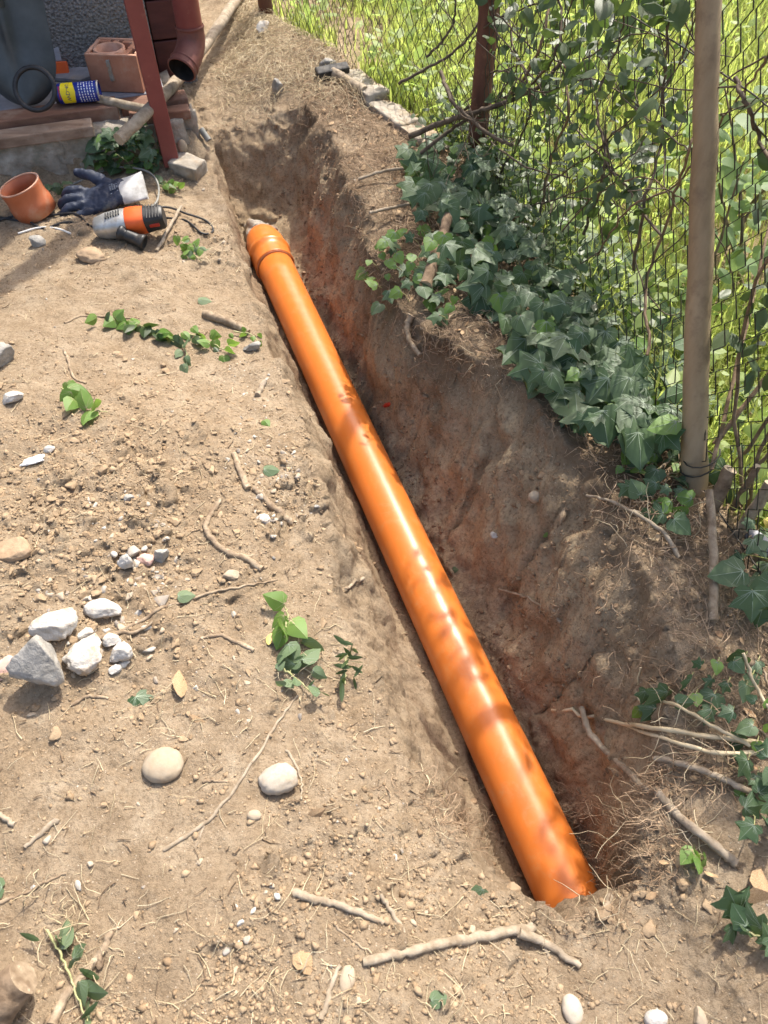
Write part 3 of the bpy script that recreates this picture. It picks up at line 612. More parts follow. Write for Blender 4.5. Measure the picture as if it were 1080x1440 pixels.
# hollow clay block
b = atz(170, 130, 0.162); HBm = frame(b + Vector((0.0, 0.075, 0.0)), x=(0.98, -0.02, 0), z=(0, 0, 1)) @ Matrix.Rotation(R(-4), 4, 'Z')
hb = thing('clay_block', 'hollow red clay building block with a round hole on the boards', 'clay block', b)
L_, W_, H_ = 0.172, 0.135, 0.112; t = MB(); th = 0.011
for cx, cy, sx, sy, dz in ((0, -W_ / 2, L_, th, 0), (0, W_ / 2, L_, th, 0), (-L_ / 2 + th / 2, 0, th, W_ - th, -.001), (L_ / 2 - th / 2, 0, th, W_ - th, -.001), (0.046, 0, 0.017, W_ - th, .0005), (0.066, 0.0, 0.058, .016, .0015), (-0.02, 0.056, 0.016, 0.03, .001), (-0.082, 0.0, 0.02, 0.015, .001), (-0.065, 0.052, 0.05, 0.02, .0018), (0.022, 0.052, 0.035, 0.02, .0012), (-0.072, -0.06, 0.034, 0.02, .0008), (0.024, -0.06, 0.03, 0.02, .0022)):
    t.box((sx, sy, H_ + dz * 2), HBm @ Matrix.Translation((cx, cy, H_ / 2)), 0, 0.0015)
t.box((L_ - 0.02, W_ - 0.02, 0.06), HBm @ Matrix.Translation((0, 0, 0.0305)))
part('shell', t, M['clay'], hb)
t = MB(); t.lathe([(0.052, 0.0), (0.052, H_ + 0.0042), (0.042, H_ + 0.0042), (0.042, 0.0)], HBm @ Matrix.Translation((-0.022, -0.016, 0.0)), 28); part('round_cell', t, M['clay_rim'], hb)
t = MB()
for cx, cy, sx, sy in ((0, -W_ / 2, L_, th), (0, W_ / 2, L_, th), (-L_ / 2 + th / 2, 0, th, W_ - 2 * th), (L_ / 2 - th / 2, 0, th, W_ - 2 * th)):
    t.box((sx - 0.001, sy - 0.001, 0.003), HBm @ Matrix.Translation((cx, cy, H_ + 0.0018)), 0)
part('rim', t, M['clay_rim'], hb)
t = MB(); rough_block(t, (0.012, 0.006, 0.06), HBm @ Matrix.Translation((-0.012, -W_ / 2 - 0.006, 0.07)), 5, 0.006, 9, 70); part('mortar_dribble', t, M['mortar'], hb)

# grey scraper and flat slate near the wall
b = atz(80, 108, 0.163)
sc = thing('scraper', 'grey scraper with an orange foot leaning behind the shovel', 'scraper', b)
SM = frame(b, x=(0.97, 0.22, 0), y=(-0.05, 0.35, 0.9))
t = MB(); t.box((0.075, 0.085, 0.008), SM @ Matrix.Translation((-0.008, 0.088, 0)), 0, 0.002); part('plate', t, M['plate_lilac'], sc)
t = MB(); t.box((0.077, 0.018, 0.012), SM @ Matrix.Translation((-0.012, 0.140, 0)), 0, 0.002); part('top_edge', t, M['zinc'], sc)
t = MB(); t.box((0.082, 0.045, 0.022), SM @ Matrix.Translation((0.004, 0.022, 0)), 0, 0.004); part('foot', t, M['tool_orange'], sc)
b = atz(106, 108, 0.164); t = MB()
t.prism([(-0.075, -0.03), (0.03, -0.045), (0.06, -0.01), (0.045, 0.05), (-0.03, 0.06), (-0.075, 0.04)], 0, 0.010, frame(b, x=(1, 0, 0), z=(0.02, -0.05, 1))); single('slate_piece', t, M['slab_grey'], 'flat grey slate piece lying between the scraper and the clay block', 'slate')

# ------------------------------------------------------------------ the orange drain pipe
def pp(s, r=0.0): return Vector((AX + DX * s, AY + DY * s, pipe_z(s)))
PD = (pp(1) - pp(0)).normalized()
dr = thing('drain_pipe', 'long bright orange plastic drain pipe lying in the trench', 'drain pipe', pp(1.0) - Vector((0, 0, PIPE_R)))
PF = frame(pp(0), x=Vector((EX, EY, 0)), z=PD)
t = MB(); t.lathe([(PIPE_R - 0.0035, -0.14), (PIPE_R, -0.14)] + [(PIPE_R, z) for z in np.linspace(-0.13, 2.08, 24)] + [(PIPE_R - 0.0035, 2.08)], PF, 72); part('pipe', t, M['pipe'], dr)
r0 = PIPE_R; so_ = MB()
so_.lathe([(r0 + 0.001, 2.0780), (r0 + 0.0055, 2.0760), (r0 + 0.0075, 2.0800), (r0 + 0.0065, 2.0860), (r0 + 0.006, 2.1250), (r0 + 0.0065, 2.1420), (r0 + 0.0115, 2.1470), (r0 + 0.013, 2.1540), (r0 + 0.0115, 2.1620),
           (r0 + 0.0075, 2.1680), (r0 + 0.0060, 2.1800), (r0 + 0.006, 2.2100), (r0 + 0.002, 2.2300), (r0 - 0.004, 2.2550), (r0 - 0.012, 2.2700), (0.001, 2.2750)], PF, 72)
sko = part('socket', so_, M['pipe'], dr)
t = MB(); t.lathe([(r0 + 0.001, 2.072), (r0 + 0.0045, 2.0735), (r0 + 0.0048, 2.0765), (r0 + 0.001, 2.079)], PF, 72); part('seal_lip', t, M['offcut'], sko)
t = MB(); v_, f_ = ICO4; c = pp(2.285) - Vector((0, 0, 0.012))
t.add([c + Vector(p) * 1 for p in (v_ * np.array([0.056, 0.055, 0.058]) * (1 + 0.34 * vn3(v_ * 2.3, 4) + 0.1 * vn3(v_ * 6, 5))[:, None])], f_.tolist())
single('mortar_lump', t, M['mortar'], 'pale mortar lump closing the far end of the orange pipe', 'mortar')

# ------------------------------------------------------------------ tools on the left bank
oc = at(56, 302, 0.0); ax = Vector((-0.24, -0.05, 0.97)).normalized()
oc_top = att(33, 268, depth(oc) - 0.06)
cp = MB(); OF = frame(oc + Vector((-0.012, 0.0, 0.028)), x=(1, 0, 0), z=ax)
th_ = 0.0036
cp.lathe([(0.0655, -0.02), (0.0655, 0.018), (0.0625, 0.026), (0.0620, 0.045), (0.0645, 0.0685), (0.0650, 0.0725), (0.0590, 0.0725), (0.0580, 0.04), (0.058, -0.02)], OF, 56, close=True)
cf = thing('pipe_offcut', 'short dusty orange pipe offcut standing tilted left of the glove', 'pipe offcut', oc)
part('sleeve', cp, M['offcut'], cf)
t = MB(); t.lathe([(0.0652, 0.0720), (0.0652, 0.0740), (0.0588, 0.0740), (0.0588, 0.0720)], OF, 56, close=True); part('cut_rim', t, M['clay_rim'], cf)

# glove: one skin over palm, fingers and thumb
gc = at(150, 288); GF = frame(gc + Vector((0, 0, 0.022)), x=(0.93, 0.30, 0.0), z=(-0.08, -0.34, 0.92))   # x points to the cuff
g = MB(); v_, f_ = ICO3
def ell(mb, c, r, m=Matrix(), rot=None):
    mm = Matrix.Translation(c) @ (rot or Matrix())
    mb.add([GF @ (m @ (mm @ Vector((p[0] * r[0], p[1] * r[1], p[2] * r[2])))) for p in v_], f_.tolist())
ell(g, (0.005, 0.0, 0.004), (0.070, 0.053, 0.022)); ell(g, (-0.025, 0.0, 0.004), (0.055, 0.052, 0.022)); ell(g, (0.045, 0.002, 0.004), (0.05, 0.048, 0.022))
def finger(pts, rads):
    P = spline([GF @ Vector(p) for p in pts], 5); rr2 = np.interp(np.linspace(0, 1, len(P)), np.linspace(0, 1, len(rads)), rads)
    g.tube(P, list(rr2), 12)
    g.add([P[-1] + Vector(p) * rads[-1] for p in v_], f_.tolist())
finger([(-0.045, 0.036, 0.006), (-0.085, 0.048, 0.018), (-0.115, 0.050, 0.010), (-0.118, 0.046, -0.010)], [0.0145, 0.014, 0.013, 0.0115])
finger([(-0.055, 0.012, 0.008), (-0.100, 0.017, 0.022), (-0.132, 0.017, 0.010), (-0.130, 0.014, -0.014)], [0.015, 0.0145, 0.0135, 0.012])
finger([(-0.055, -0.014, 0.008), (-0.102, -0.018, 0.020), (-0.134, -0.022, 0.006), (-0.128, -0.022, -0.016)], [0.015, 0.0145, 0.0135, 0.012])
finger([(-0.040, -0.038, 0.004), (-0.085, -0.052, 0.014), (-0.112, -0.058, 0.002), (-0.108, -0.058, -0.014)], [0.014, 0.013, 0.012, 0.011])
finger([(0.03, 0.036, 0.002), (-0.004, 0.068, 0.014), (-0.040, 0.098, 0.020), (-0.062, 0.112, 0.018)], [0.021, 0.018, 0.0155, 0.0135])
gl = thing('work_glove', 'navy coated work glove with a white cuff lying palm down by the grinder', 'glove', gc)
gm = remesh(g, 0.0032, 5); co = np.array(gm.v); wr = 0.0035 * vn3(co * 60, 3) + 0.002 * vn3(co * 140, 8)
gm.v = [tuple(p) for p in co + np.stack([wr * 0.4, wr * 0.4, wr], 1)]
part('hand', gm, M['glove'], gl)
def cuff_ring(x, sy, sz, n=28): return [GF @ Vector((x, sy * math.cos(a), 0.003 + sz * math.sin(a) + 0.003 * math.sin(3 * a + x * 40))) for a in np.linspace(0, 2 * math.pi, n, endpoint=False)]
def sleeve(xs, mt, nm):
    mb = MB(); n = 28; vs = []
    for x, sy, sz in xs: vs += cuff_ring(x, sy, sz)
    K = len(xs); mb.add(vs, [(k * n + j, k * n + (j + 1) % n, (k + 1) * n + (j + 1) % n, (k + 1) * n + j) for k in range(K - 1) for j in range(n)])
    inner = []
    for x, sy, sz in xs[-3:]: inner += cuff_ring(x, sy - 0.003, sz - 0.003)
    mb.add(inner, [(k * n + j, (k + 1) * n + j, (k + 1) * n + (j + 1) % n, k * n + (j + 1) % n) for k in range(2) for j in range(n)])
    ring = vs[-n:] + inner[-n:]; mb.add(ring, [(j, (j + 1) % n, n + (j + 1) % n, n + j) for j in range(n)])
    return part(nm, mb, M[mt], gl)
sleeve([(0.056, 0.048, 0.0205), (0.070, 0.052, 0.0205), (0.085, 0.054, 0.018), (0.10, 0.056, 0.0155), (0.116, 0.0575, 0.014)], 'cuff', 'cuff')
sleeve([(0.114, 0.0565, 0.0132), (0.124, 0.058, 0.0128), (0.132, 0.0585, 0.012)], 'cuff', 'cuff_hem')
pr = MB()
for k in range(9):
    for q in range(4):
        if rnd.random() < 0.5:
            x0 = 0.028 + q * 0.007; y0 = -0.022 + k * 0.0045
            zt = 0.0305 - 0.45 * (y0 / 0.053) ** 2 * 0.022
            pr.add([GF @ Vector((x0 + a * 0.005, y0 + b_ * 0.0028, zt)) for a, b_ in ((0, 0), (1, 0), (1, 1), (0, 1))], [(0, 1, 2, 3)], 0, False)
part('print', pr, M['glove_print'], gl)

# angle grinder
gb = at(185, 335); AF = frame(gb + Vector((0, 0.02, 0.040)), x=(0.985, 0.16, 0.02), z=(-0.05, -0.36, 0.93))
ag = thing('angle_grinder', 'orange and black angle grinder lying beside the navy glove', 'angle grinder', gb)
def loft(secs, mt, nm, parent, n=16, power=3.2, ridges=0):
    mb = MB(); vs = []
    for x, ry, rz, dz in secs:
        for j in range(n):
            a = 2 * math.pi * j / n; ca, sa = math.cos(a), math.sin(a)
            k = (abs(ca) ** power + abs(sa) ** power) ** (-1 / power); vs.append(AF @ Vector((x, ry * ca * k, dz + rz * sa * k)))
    K = len(secs); mb.add(vs, [(k * n + j, k * n + (j + 1) % n, (k + 1) * n + (j + 1) % n, (k + 1) * n + j) for k in range(K - 1) for j in range(n)])
    mb.add(vs[:n], [tuple(reversed(range(n)))], 0, False); mb.add(vs[-n:], [tuple(range(n))], 0, False); return part(nm, mb, mt, parent)
loft([(-0.105, 0.018, 0.016, 0.0), (-0.098, 0.027, 0.024, 0.0), (-0.070, 0.034, 0.030, 0.0), (-0.045, 0.036, 0.034, 0.0), (-0.018, 0.037, 0.036, 0.0), (-0.006, 0.036, 0.035, 0)], M['aluminium'], 'gear_head', ag, 20)
for k in range(6):
    t = MB(); t.box((0.0042, 0.018, 0.005), AF @ Matrix.Translation((-0.058 + k * 0.0078, 0.004 + k * 0.001, 0.0355 + 0.0004 * k)), 0, 0.001); part('vent_slot', t, M['rubber'], ag)
loft([(-0.0055, 0.036, 0.035, 0), (0.0, 0.0375, 0.037, 0), (0.03, 0.037, 0.036, 0), (0.048, 0.034, 0.034, 0)], M['tool_orange'], 'motor_housing', ag, 20)
loft([(0.0485, 0.0345, 0.034, 0), (0.056, 0.0335, 0.033, 0), (0.075, 0.031, 0.031, 0), (0.098, 0.030, 0.030, 0), (0.104, 0.026, 0.026, 0)], M['black_plastic'], 'rear_grip', ag, 20)
for k in range(5):
    t = MB(); x = 0.060 + k * 0.0085; t.box((0.003, 0.050, 0.003), AF @ Matrix.Translation((x, 0, 0.0315 - k * 0.0003)), 0, 0.001); part('grip_rib', t, M['rubber'], ag)
t = MB(); t.box((0.030, 0.004, 0.012), AF @ Matrix.Translation((0.075, -0.0315, 0.006)), 0, 0.0015); part('badge', t, M['red_plastic'], ag)
t = MB(); t.lathe([(0.001, -0.052), (0.052, -0.052), (0.056, -0.048), (0.056, -0.040), (0.030, -0.034), (0.018, -0.025)], AF @ Matrix.Translation((-0.060, 0.0, 0.0)), 40); part('wheel_guard', t, M['iron'], ag)
hd0 = AF @ Vector((-0.030, -0.036, 0.008)); hd1 = at(205, 350, 0.0) + Vector((0.004, -0.01, 0.027)); hdv = (hd1 - hd0).normalized(); hl = (hd1 - hd0).length
t = MB(); t.lathe([(0.001, 0.0), (0.021, 0.0), (0.024, 0.006), (0.022, 0.012), (0.0165, 0.02)] + [(0.0168 + 0.0014 * (k % 2), 0.024 + k * (hl - 0.05) / 12) for k in range(13)] + [(0.0175, hl - 0.018), (0.022, hl - 0.008), (0.0225, hl), (0.018, hl + 0.002), (0.0135, hl - 0.004), (0.001, hl - 0.010)], frame(hd0, x=(0, 0, 1), z=hdv), 28)
part('side_handle', t, M['black_plastic'], ag)

def cable(name, label, pts, r, mt, cat='cable', lift=0.004, group=None):
    P = spline([at(x, y) + Vector((0, 0, lift + (q[0] if q else 0))) for x, y, *q in pts], 8)
    t = MB(); t.tube(P, r, 8); return single(name, t, M[mt], label, cat, group)
cable('power_cable', 'black power cable running from the left edge under the glove', [(-30, 300), (30, 312), (70, 305), (105, 302), (125, 318)], 0.0036, 'rubber')
cable('power_cable', 'black cable curving below the orange pipe offcut towards the grinder', [(-20, 318), (25, 306), (60, 322), (95, 314), (135, 322), (165, 335)], 0.0036, 'rubber')
cable('power_cable', 'black cable looping right of the grinder over the bank edge', [(205, 302, 0.01), (235, 297, .01), (262, 305, .008), (290, 312), (300, 326), (285, 330), (262, 312), (235, 308)], 0.0034, 'rubber')
cable('grey_cable', 'grey cable looping around the glove cuff', [(100, 262), (128, 250), (160, 242, .01), (190, 246, .02), (215, 258, .03), (226, 275, .03), (222, 292, .015), (205, 302, .01), (190, 308)], 0.0035, 'cable_grey')
cable('white_cable', 'short white cable end lying in front of the black cables', [(26, 330), (55, 322), (80, 323), (100, 330)], 0.0030, 'cable_white')

# hammer by the fence
hc = at(468, 112); HM = frame(hc + Vector((0, 0, 0.024)), x=(0.93, 0.30, 0.03), z=(0, -0.2, 1))
hm = thing('hammer', 'old iron sledge hammer with a short broken handle near the fence', 'hammer', hc)
t = MB(); t.box((0.125, 0.044, 0.044), HM, 0, 0.006); part('head', t, M['iron'], hm)
he = at(513, 138) + Vector((0, 0, 0.020)); t = MB(); t.tube(spline([HM @ Vector((0.0, -0.005, 0.006)), (HM @ Vector((0, 0, 0))).lerp(he, 0.5), he], 5), [0.017, 0.018, 0.019, 0.020, 0.0195, 0.019, 0.019, 0.020, 0.021, 0.0215, 0.021], 14, wob=0.05); part('handle', t, M['wood_pale'], hm)

# ------------------------------------------------------------------ poles, sticks, stones
def stick(name, label, pts, r0, r1, mt='bark_stick', cat='stick', n=8, jit=0.0018, group='sticks and twigs lying on the bare earth', twigs=(), cut=None, seed=None, per=6):
    seed = seed if seed is not None else len(bpy.data.objects)
    P3 = [at(p[0], p[1]) + Vector((0, 0, (p[2] if len(p) > 2 else 0.0))) for p in pts]
    k0 = pxm(P3[0], 1); P3 = [p + Vector((0, 0, 0.6 * k0 * (r0 + r1) / 2)) for p in P3]
    P = spline(P3, per, jit, seed); rad = list(np.interp(np.linspace(0, 1, len(P)), [0, 1], [r0 * k0, r1 * k0]) * (1 + 0.10 * np.sin(np.arange(len(P)) * 1.7 + seed)))
    for p, q in zip(P, rad): p.z = max(p.z, float(gz(p.x, p.y)) + 0.35 * q)
    mb = MB(); mb.tube(P, rad, n, 0, True, 1 if cut else None, wob=0.07, seed=seed)
    mats = [M[mt]] + ([M[cut]] if cut else [])
    if not twigs: return single(name, mb, mats, label, cat, group)
    rt = thing(name, label, cat, P[0], group); part('shaft', mb, mats, rt)
    for (tp, ra, rb) in twigs:
        Q = spline([at(p[0], p[1]) + Vector((0, 0, (p[2] if len(p) > 2 else 0.0) + 0.4 * k0 * ra)) for p in tp], 5, jit, seed + 3)
        tb = MB(); tb.tube(Q, list(np.linspace(ra * k0, rb * k0, len(Q))), 7, wob=0.08, seed=seed); part('twig', tb, mats[:1], rt)
    return rt
# the long pale pole behind the downpipe
P = spline([atz(167, 196, 0.155), atz(215, 150, 0.185), atz(262, 98, 0.165), atz(300, 48, 0.13), atz(338, -10, 0.12), atz(372, -70, 0.12)], 8, 0.002, 3)
t = MB(); t.tube(P, list(np.interp(np.linspace(0, 1, len(P)), [0, 0.5, 1], [0.0190, 0.0185, 0.022])), 14, 0, True, 1, wob=0.05)
single('wooden_pole', t, [M['wood_pale'], M['cut_wood']], 'long pale wooden pole lying over the boards and behind the downpipe', 'pole')
P = spline([atz(130, 137, 0.185), atz(165, 145, 0.178), atz(205, 154, 0.168)], 6, 0.001, 5)
t = MB(); t.tube(P, list(np.linspace(0.0125, 0.014, len(P))), 10, wob=0.06); single('wooden_stick', t, M['wood_pale'], 'short bare stick lying on the boards between spray can and pole', 'stick')
t = MB(); P = spline([at(284, 190) + Vector((0, 0, 0.02)), at(296, 206) + Vector((0, -0.01, 0.025))], 3); t.tube([P[0], P[1], P[2], P[3]], 0.0105, 16, hollow=0.003, caps=False); single('conduit_end', t, M['cable_grey'], 'cut grey conduit end poking from the bank by the red post', 'conduit')
t = MB(); P = spline([at(516, 590) + Vector((0.02, 0, 0.02)), at(530, 582) + Vector((0.02, 0, 0.03)), at(548, 574) + Vector((0.02, 0, 0.02))], 4); t.tube(P, 0.007, 10); single('red_conduit', t, M['red_plastic'], 'red conduit stub sticking out of the trench wall beside the pipe', 'conduit')

def stone(name, label, px, py, wpx, ratio=(1, 0.8, 0.6), mt='rock_white', rough=0.15, planes=0, rot=0.0, sink=0.30, seed=0, cat='stone', group='loose stones on the bare earth', res=ICO4, tilt=0.0):
    b = at(px, py); w = pxm(b, wpx) / 2; v, f = res; v = v.copy()
    rs = np.random.default_rng(seed + 100)
    if planes:
        for k in range(planes + 4 if planes > 4 else planes):
            nn = rs.normal(size=3); nn /= np.linalg.norm(nn); d = rs.uniform(0.40, 0.72); h = v @ nn
            v = v - np.outer(np.maximum(h - d, 0), nn) * 0.94
        v /= np.abs(v).max(axis=0)
    if planes: v = v * (1 + 0.045 * vn3(v * 7 + seed, seed + 3) + 0.03 * vn3(v * 15 + seed, seed + 4))[:, None]
    v = v * (1 + rough * 0.6 * vn3(v * 1.3 + seed * 7.1, seed) + rough * 0.35 * vn3(v * 3.7 + seed, seed + 1) + rough * 0.16 * vn3(v * 9 + seed, seed + 2))[:, None]
    v = v * np.array(ratio) * w
    m = Matrix.Rotation(rot, 4, 'Z') @ Matrix.Rotation(tilt, 4, 'X'); nrm = gnormal(b.x, b.y)
    c = b + Vector((0, 0, w * ratio[2] * (1 - 2 * sink)))
    mb = MB(); mb.add([c + (m @ Vector(p)) for p in v], f.tolist(), 0, not (planes and res is not ICO4)); return single(name, mb, M[mt], label, cat, group)
S = stone
S('rock', 'large white broken rock at the back of the rock heap', 73, 886, 78, (1, 0.72, 0.62), 'rock_white', 0.16, 9, 0.3, 0.2, 1)
S('rock', 'large grey wedge shaped rock at the front of the rock heap', 70, 946, 84, (1, 0.75, 1.05), 'rock_grey', 0.07, 8, 0.2, 0.10, 2, tilt=-0.25)
S('rock', 'smooth flat pale rock on top of the rock heap', 146, 862, 54, (1, 0.62, 0.45), 'rock_white', 0.12, 3, -0.2, 0.2, 3)
S('rock', 'lumpy white rock between the grey rock and the small white ones', 126, 922, 70, (1, 0.8, 0.6), 'rock_white', 0.30, 5, 0.5, 0.2, 4)
S('rock', 'white rock right of the lumpy one in the heap', 172, 921, 40, (1, 0.9, 0.7), 'rock_white', 0.18, 6, 0.9, 0.2, 5)
S('rock', 'small white rock in the gap behind the lumpy rock', 160, 903, 28, (1, 0.8, 0.7), 'rock_white', 0.2, 4, 0.4, 0.2, 6)
S('rock', 'small white rock at the heap front edge by the lumpy one', 163, 944, 18, (1, 0.8, 0.7), 'rock_white', 0.2, 4, 0.4, 0.2, 7)
S('rock', 'white chip nestled between the smooth and large white rocks', 122, 892, 26, (1, 0.6, 0.6), 'rock_white', 0.2, 4, 0.8, 0.2, 8)
S('rock', 'upright white flaky rock above the heap', 182, 796, 32, (0.9, 0.75, 1.2), 'rock_white', 0.28, 6, 0.1, 0.25, 9)
S('rock', 'pale pointed shard standing beside the flaky white rock', 229, 786, 24, (1, 0.6, 1.3), 'rock_grey', 0.12, 8, 0.4, 0.25, 10)
S('rock', 'reddish stone between the flaky rock and the pointed shard', 205, 790, 24, (1, 0.8, 0.6), 'rock_pink', 0.2, 4, 0.1, 0.25, 11)
S('shard', 'pink tile shard at the left edge beside the grey rock', 6, 942, 40, (1, 0.8, 0.35), 'rock_pink', 0.08, 6, 0.5, 0.1, 12, 'shard', tilt=0.5)
S('pebble', 'round tan cobble above the foreground, left of the pale one', 231, 1078, 57, (1, 0.88, 0.55), 'pebble_tan', 0.09, 0, 0.2, 0.30, 13)
S('pebble', 'flat pale mottled cobble right of the long thin twig', 394, 1098, 60, (1, 0.72, 0.55), 'pebble_pale', 0.10, 2, 0.35, 0.28, 14)
S('pebble', 'small tan pebble just below the pale mottled cobble', 358, 1148, 20, (1, 0.8, 0.7), 'pebble_tan', 0.1, 0, 0, 0.25, 15)
S('pebble', 'oblong pale pebble upright at the bottom edge', 804, 1421, 34, (0.85, 1.15, 0.6), 'pebble_pale', 0.07, 0, 0.15, 0.25, 16)
S('pebble', 'white pebble at the bottom edge right of the oblong one', 921, 1434, 34, (1, 0.7, 0.6), 'rock_white', 0.07, 0, 0.1, 0.25, 17)
S('pebble', 'yellowish pebble at the bottom edge near the right corner', 982, 1432, 26, (0.8, 1.1, 0.6), 'pebble_tan', 0.1, 2, 0.2, 0.25, 18)
S('pebble', 'oblong tan pebble lying among roots at the bottom middle', 488, 1378, 28, (0.8, 1.3, 0.6), 'pebble_tan', 0.08, 0, -0.2, 0.3, 19)
S('stone', 'smooth grey stone at the left edge on the slope', 4, 510, 44, (1, 0.8, 0.85), 'rock_grey', 0.08, 2, 0.2, 0.15, 20)
S('stone', 'angular pale stone below the smooth grey one at the left edge', 20, 563, 32, (1, 0.7, 0.6), 'rock_white', 0.12, 6, 0.4, 0.2, 21)
S('stone', 'small grey angular stone above the gravel patch', 180, 704, 20, (1, 0.8, 0.6), 'rock_grey', 0.12, 6, 0.2, 0.25, 22)
S('stone', 'pale stone embedded among twigs near the trench edge', 370, 733, 22, (1, 0.9, 0.6), 'rock_white', 0.2, 3, 0.2, 0.25, 23)
S('stone', 'grey stone on the trench edge left of the socket', 355, 492, 28, (1, 0.6, 0.6), 'rock_grey', 0.15, 5, 0.2, 0.2, 24)
S('stone', 'grey lump of stone in front of the white cable', 52, 345, 26, (1, 0.8, 0.7), 'rock_grey', 0.2, 4, 0.2, 0.25, 25)
S('stone', 'grey pointed stone at the far rim of the trench', 391, 131, 24, (0.9, 0.8, 1.0), 'rock_grey', 0.16, 7, 0.3, 0.15, 26)
S('stone', 'pale long stone on the path at the top', 370, 48, 26, (1, 0.7, 0.75), 'rock_white', 0.15, 6, 0.8, 0.15, 27)
S('stone', 'pale stone half in the grass at the top of the path', 413, 34, 30, (1, 0.7, 0.5), 'rock_white', 0.15, 5, 0.1, 0.2, 28)
S('stone', 'grey stone behind the hammer head', 462, 96, 28, (1, 0.7, 0.6), 'rock_grey', 0.15, 5, 0.1, 0.2, 29)
S('pebble', 'round tan pebble standing at the foot of the red post', 258, 214, 17, (0.8, 0.75, 1.15), 'pebble_tan', 0.07, 0, 0.1, 0.1, 30)
S('stone', 'flat brown earth lump at the left edge under the slope', 20, 775, 60, (1, 0.7, 0.45), 'rock_earth', 0.2, 4, 0.1, 0.3, 31)
S('stone', 'small pale stone lying in the crumbs below the leaf sprig', 71, 634, 17, (1, 0.8, 0.7), 'rock_white', 0.12, 6, 0.3, 0.2, 32)
S('stone', 'earthy flat stone protruding at the bank top before the grinder', 130, 362, 44, (1, 0.7, 0.4), 'rock_earth', 0.2, 3, -0.3, 0.3, 33)
S('stone', 'pale flat stone beside the broken twig on the left bank', 323, 810, 28, (1, 0.6, 0.35), 'pebble_tan', 0.15, 4, 0.0, 0.2, 34)
S('stone', 'tan stone stuck in the shaded trench wall', 752, 702, 20, (1, 0.9, 0.9), 'pebble_tan', 0.14, 3, 0.2, 0.2, 35)
S('stone', 'tiny white stone lodged in the trench wall', 695, 754, 12, (1, 0.9, 0.9), 'rock_white', 0.14, 3, 0.2, 0.2, 36)

ST = stick
ST('branch', 'forked pale branch lying across the foreground', [(512, 1354), (560, 1343), (610, 1332), (660, 1322), (705, 1313), (748, 1306)], 6.5, 8.5, 'wood_pale', twigs=[([(728, 1311, .004), (758, 1324, .004), (785, 1340, .002), (814, 1360)], 8, 5), ([(765, 1328, .004), (770, 1345, 0), (778, 1352)], 4, 2)], cut='cut_wood')
ST('branch', 'short curved pale stick left of the forked branch', [(415, 1256), (440, 1266), (470, 1272), (505, 1284), (540, 1299)], 6.5, 4, 'wood_pale', cut='cut_wood')
ST('stick', 'thin straight stick slanting between the two foreground branches', [(535, 1259), (552, 1284), (570, 1315)], 3.4, 3.4, 'wood_pale')
ST('twig', 'long thin curved twig rising from the left foreground', [(229, 1198), (262, 1178), (300, 1148), (345, 1090), (385, 1025), (418, 980)], 3.2, 2.0, 'wood_pale', twigs=[([(290, 1155), (284, 1172), (273, 1195)], 2.2, 1.2)])
ST('stick', 'stubby grey stick in the left foreground', [(38, 1193), (60, 1172), (82, 1152)], 3, 5, 'wood_pale')
ST('branch', 'forked stick in the bottom left corner area', [(75, 1440), (95, 1400), (125, 1365), (148, 1335), (158, 1308)], 8, 5, 'bark_stick', twigs=[([(142, 1340, .003), (141, 1362, .002)], 6, 5)])
ST('stick', 'thin dark twig lying above the bottom left stick', [(0, 1272), (35, 1258), (70, 1240), (95, 1228)], 3, 1.5, 'bark_stick')
ST('stick', 'dry stick end at the left edge above the stubby one', [(-12, 1140), (5, 1150), (22, 1162)], 4.5, 3.5, 'wood_pale')
ST('stick', 'pale stick bent over the trench edge below the gravel', [(328, 640), (338, 665), (350, 690)], 4, 5, 'bark_stick', cut='cut_wood')
ST('stick', 'broken stick reaching towards the trench from its pale twin', [(355, 688), (378, 710), (398, 728), (412, 738)], 4, 5.5, 'bark_stick')
ST('stick', 'curved dry stick in the middle of the left bank', [(310, 703), (298, 724), (290, 745), (300, 762), (320, 778), (350, 790), (370, 803)], 3.5, 4.5, 'bark_stick', twigs=[([(330, 783), (352, 783), (374, 779)], 3, 2)])
ST('twig', 'straight bent twig right of the rock heap', [(140, 898), (170, 890), (210, 868), (250, 850), (300, 834), (350, 824), (390, 817)], 3.4, 1.4, 'bark_stick', twigs=[([(165, 892, .004), (195, 890, .004), (216, 876, .004)], 3, 1.5)])
ST('twig', 'crooked root piece lying below the straight bent twig', [(284, 899), (312, 895), (335, 905), (358, 917)], 2.5, 3, 'bark_stick')
ST('twig', 'dark bent root below the grey rock', [(100, 993), (122, 982), (155, 983)], 3, 2, 'bark_stick')
ST('stick', 'thick root stub sticking from the left trench rim', [(288, 445), (310, 452), (335, 462), (350, 470)], 7, 5, 'bark_stick')
ST('stick', 'pale stump of stick on the trench rim among gravel', [(362, 558), (367, 549), (373, 538)], 4.5, 4, 'wood_pale')
ST('twig', 'curved twig arching over the leaf sprig on the slope', [(92, 455), (115, 446), (150, 446), (195, 450)], 1.8, 1.2, 'bark_stick')
ST('twig', 'twig standing on the slope above the leaf cluster', [(92, 495), (98, 515), (105, 532), (122, 541)], 2.2, 1.6, 'bark_stick')
ST('twig', 'slender twig leaning beside the grinder grip', [(221, 354), (238, 328, .01), (257, 300, .02)], 2.6, 2.2, 'wood_pale', group=None)
ST('twig', 'thin bent twig draped over the pale cobble', [(402, 1055), (415, 1075), (424, 1100), (424, 1125)], 2.2, 1.2, 'wood_pale')
ST('twig', 'broken root piece in the middle of the foreground', [(285, 1100), (300, 1099), (320, 1100)], 2.5, 2, 'bark_stick')
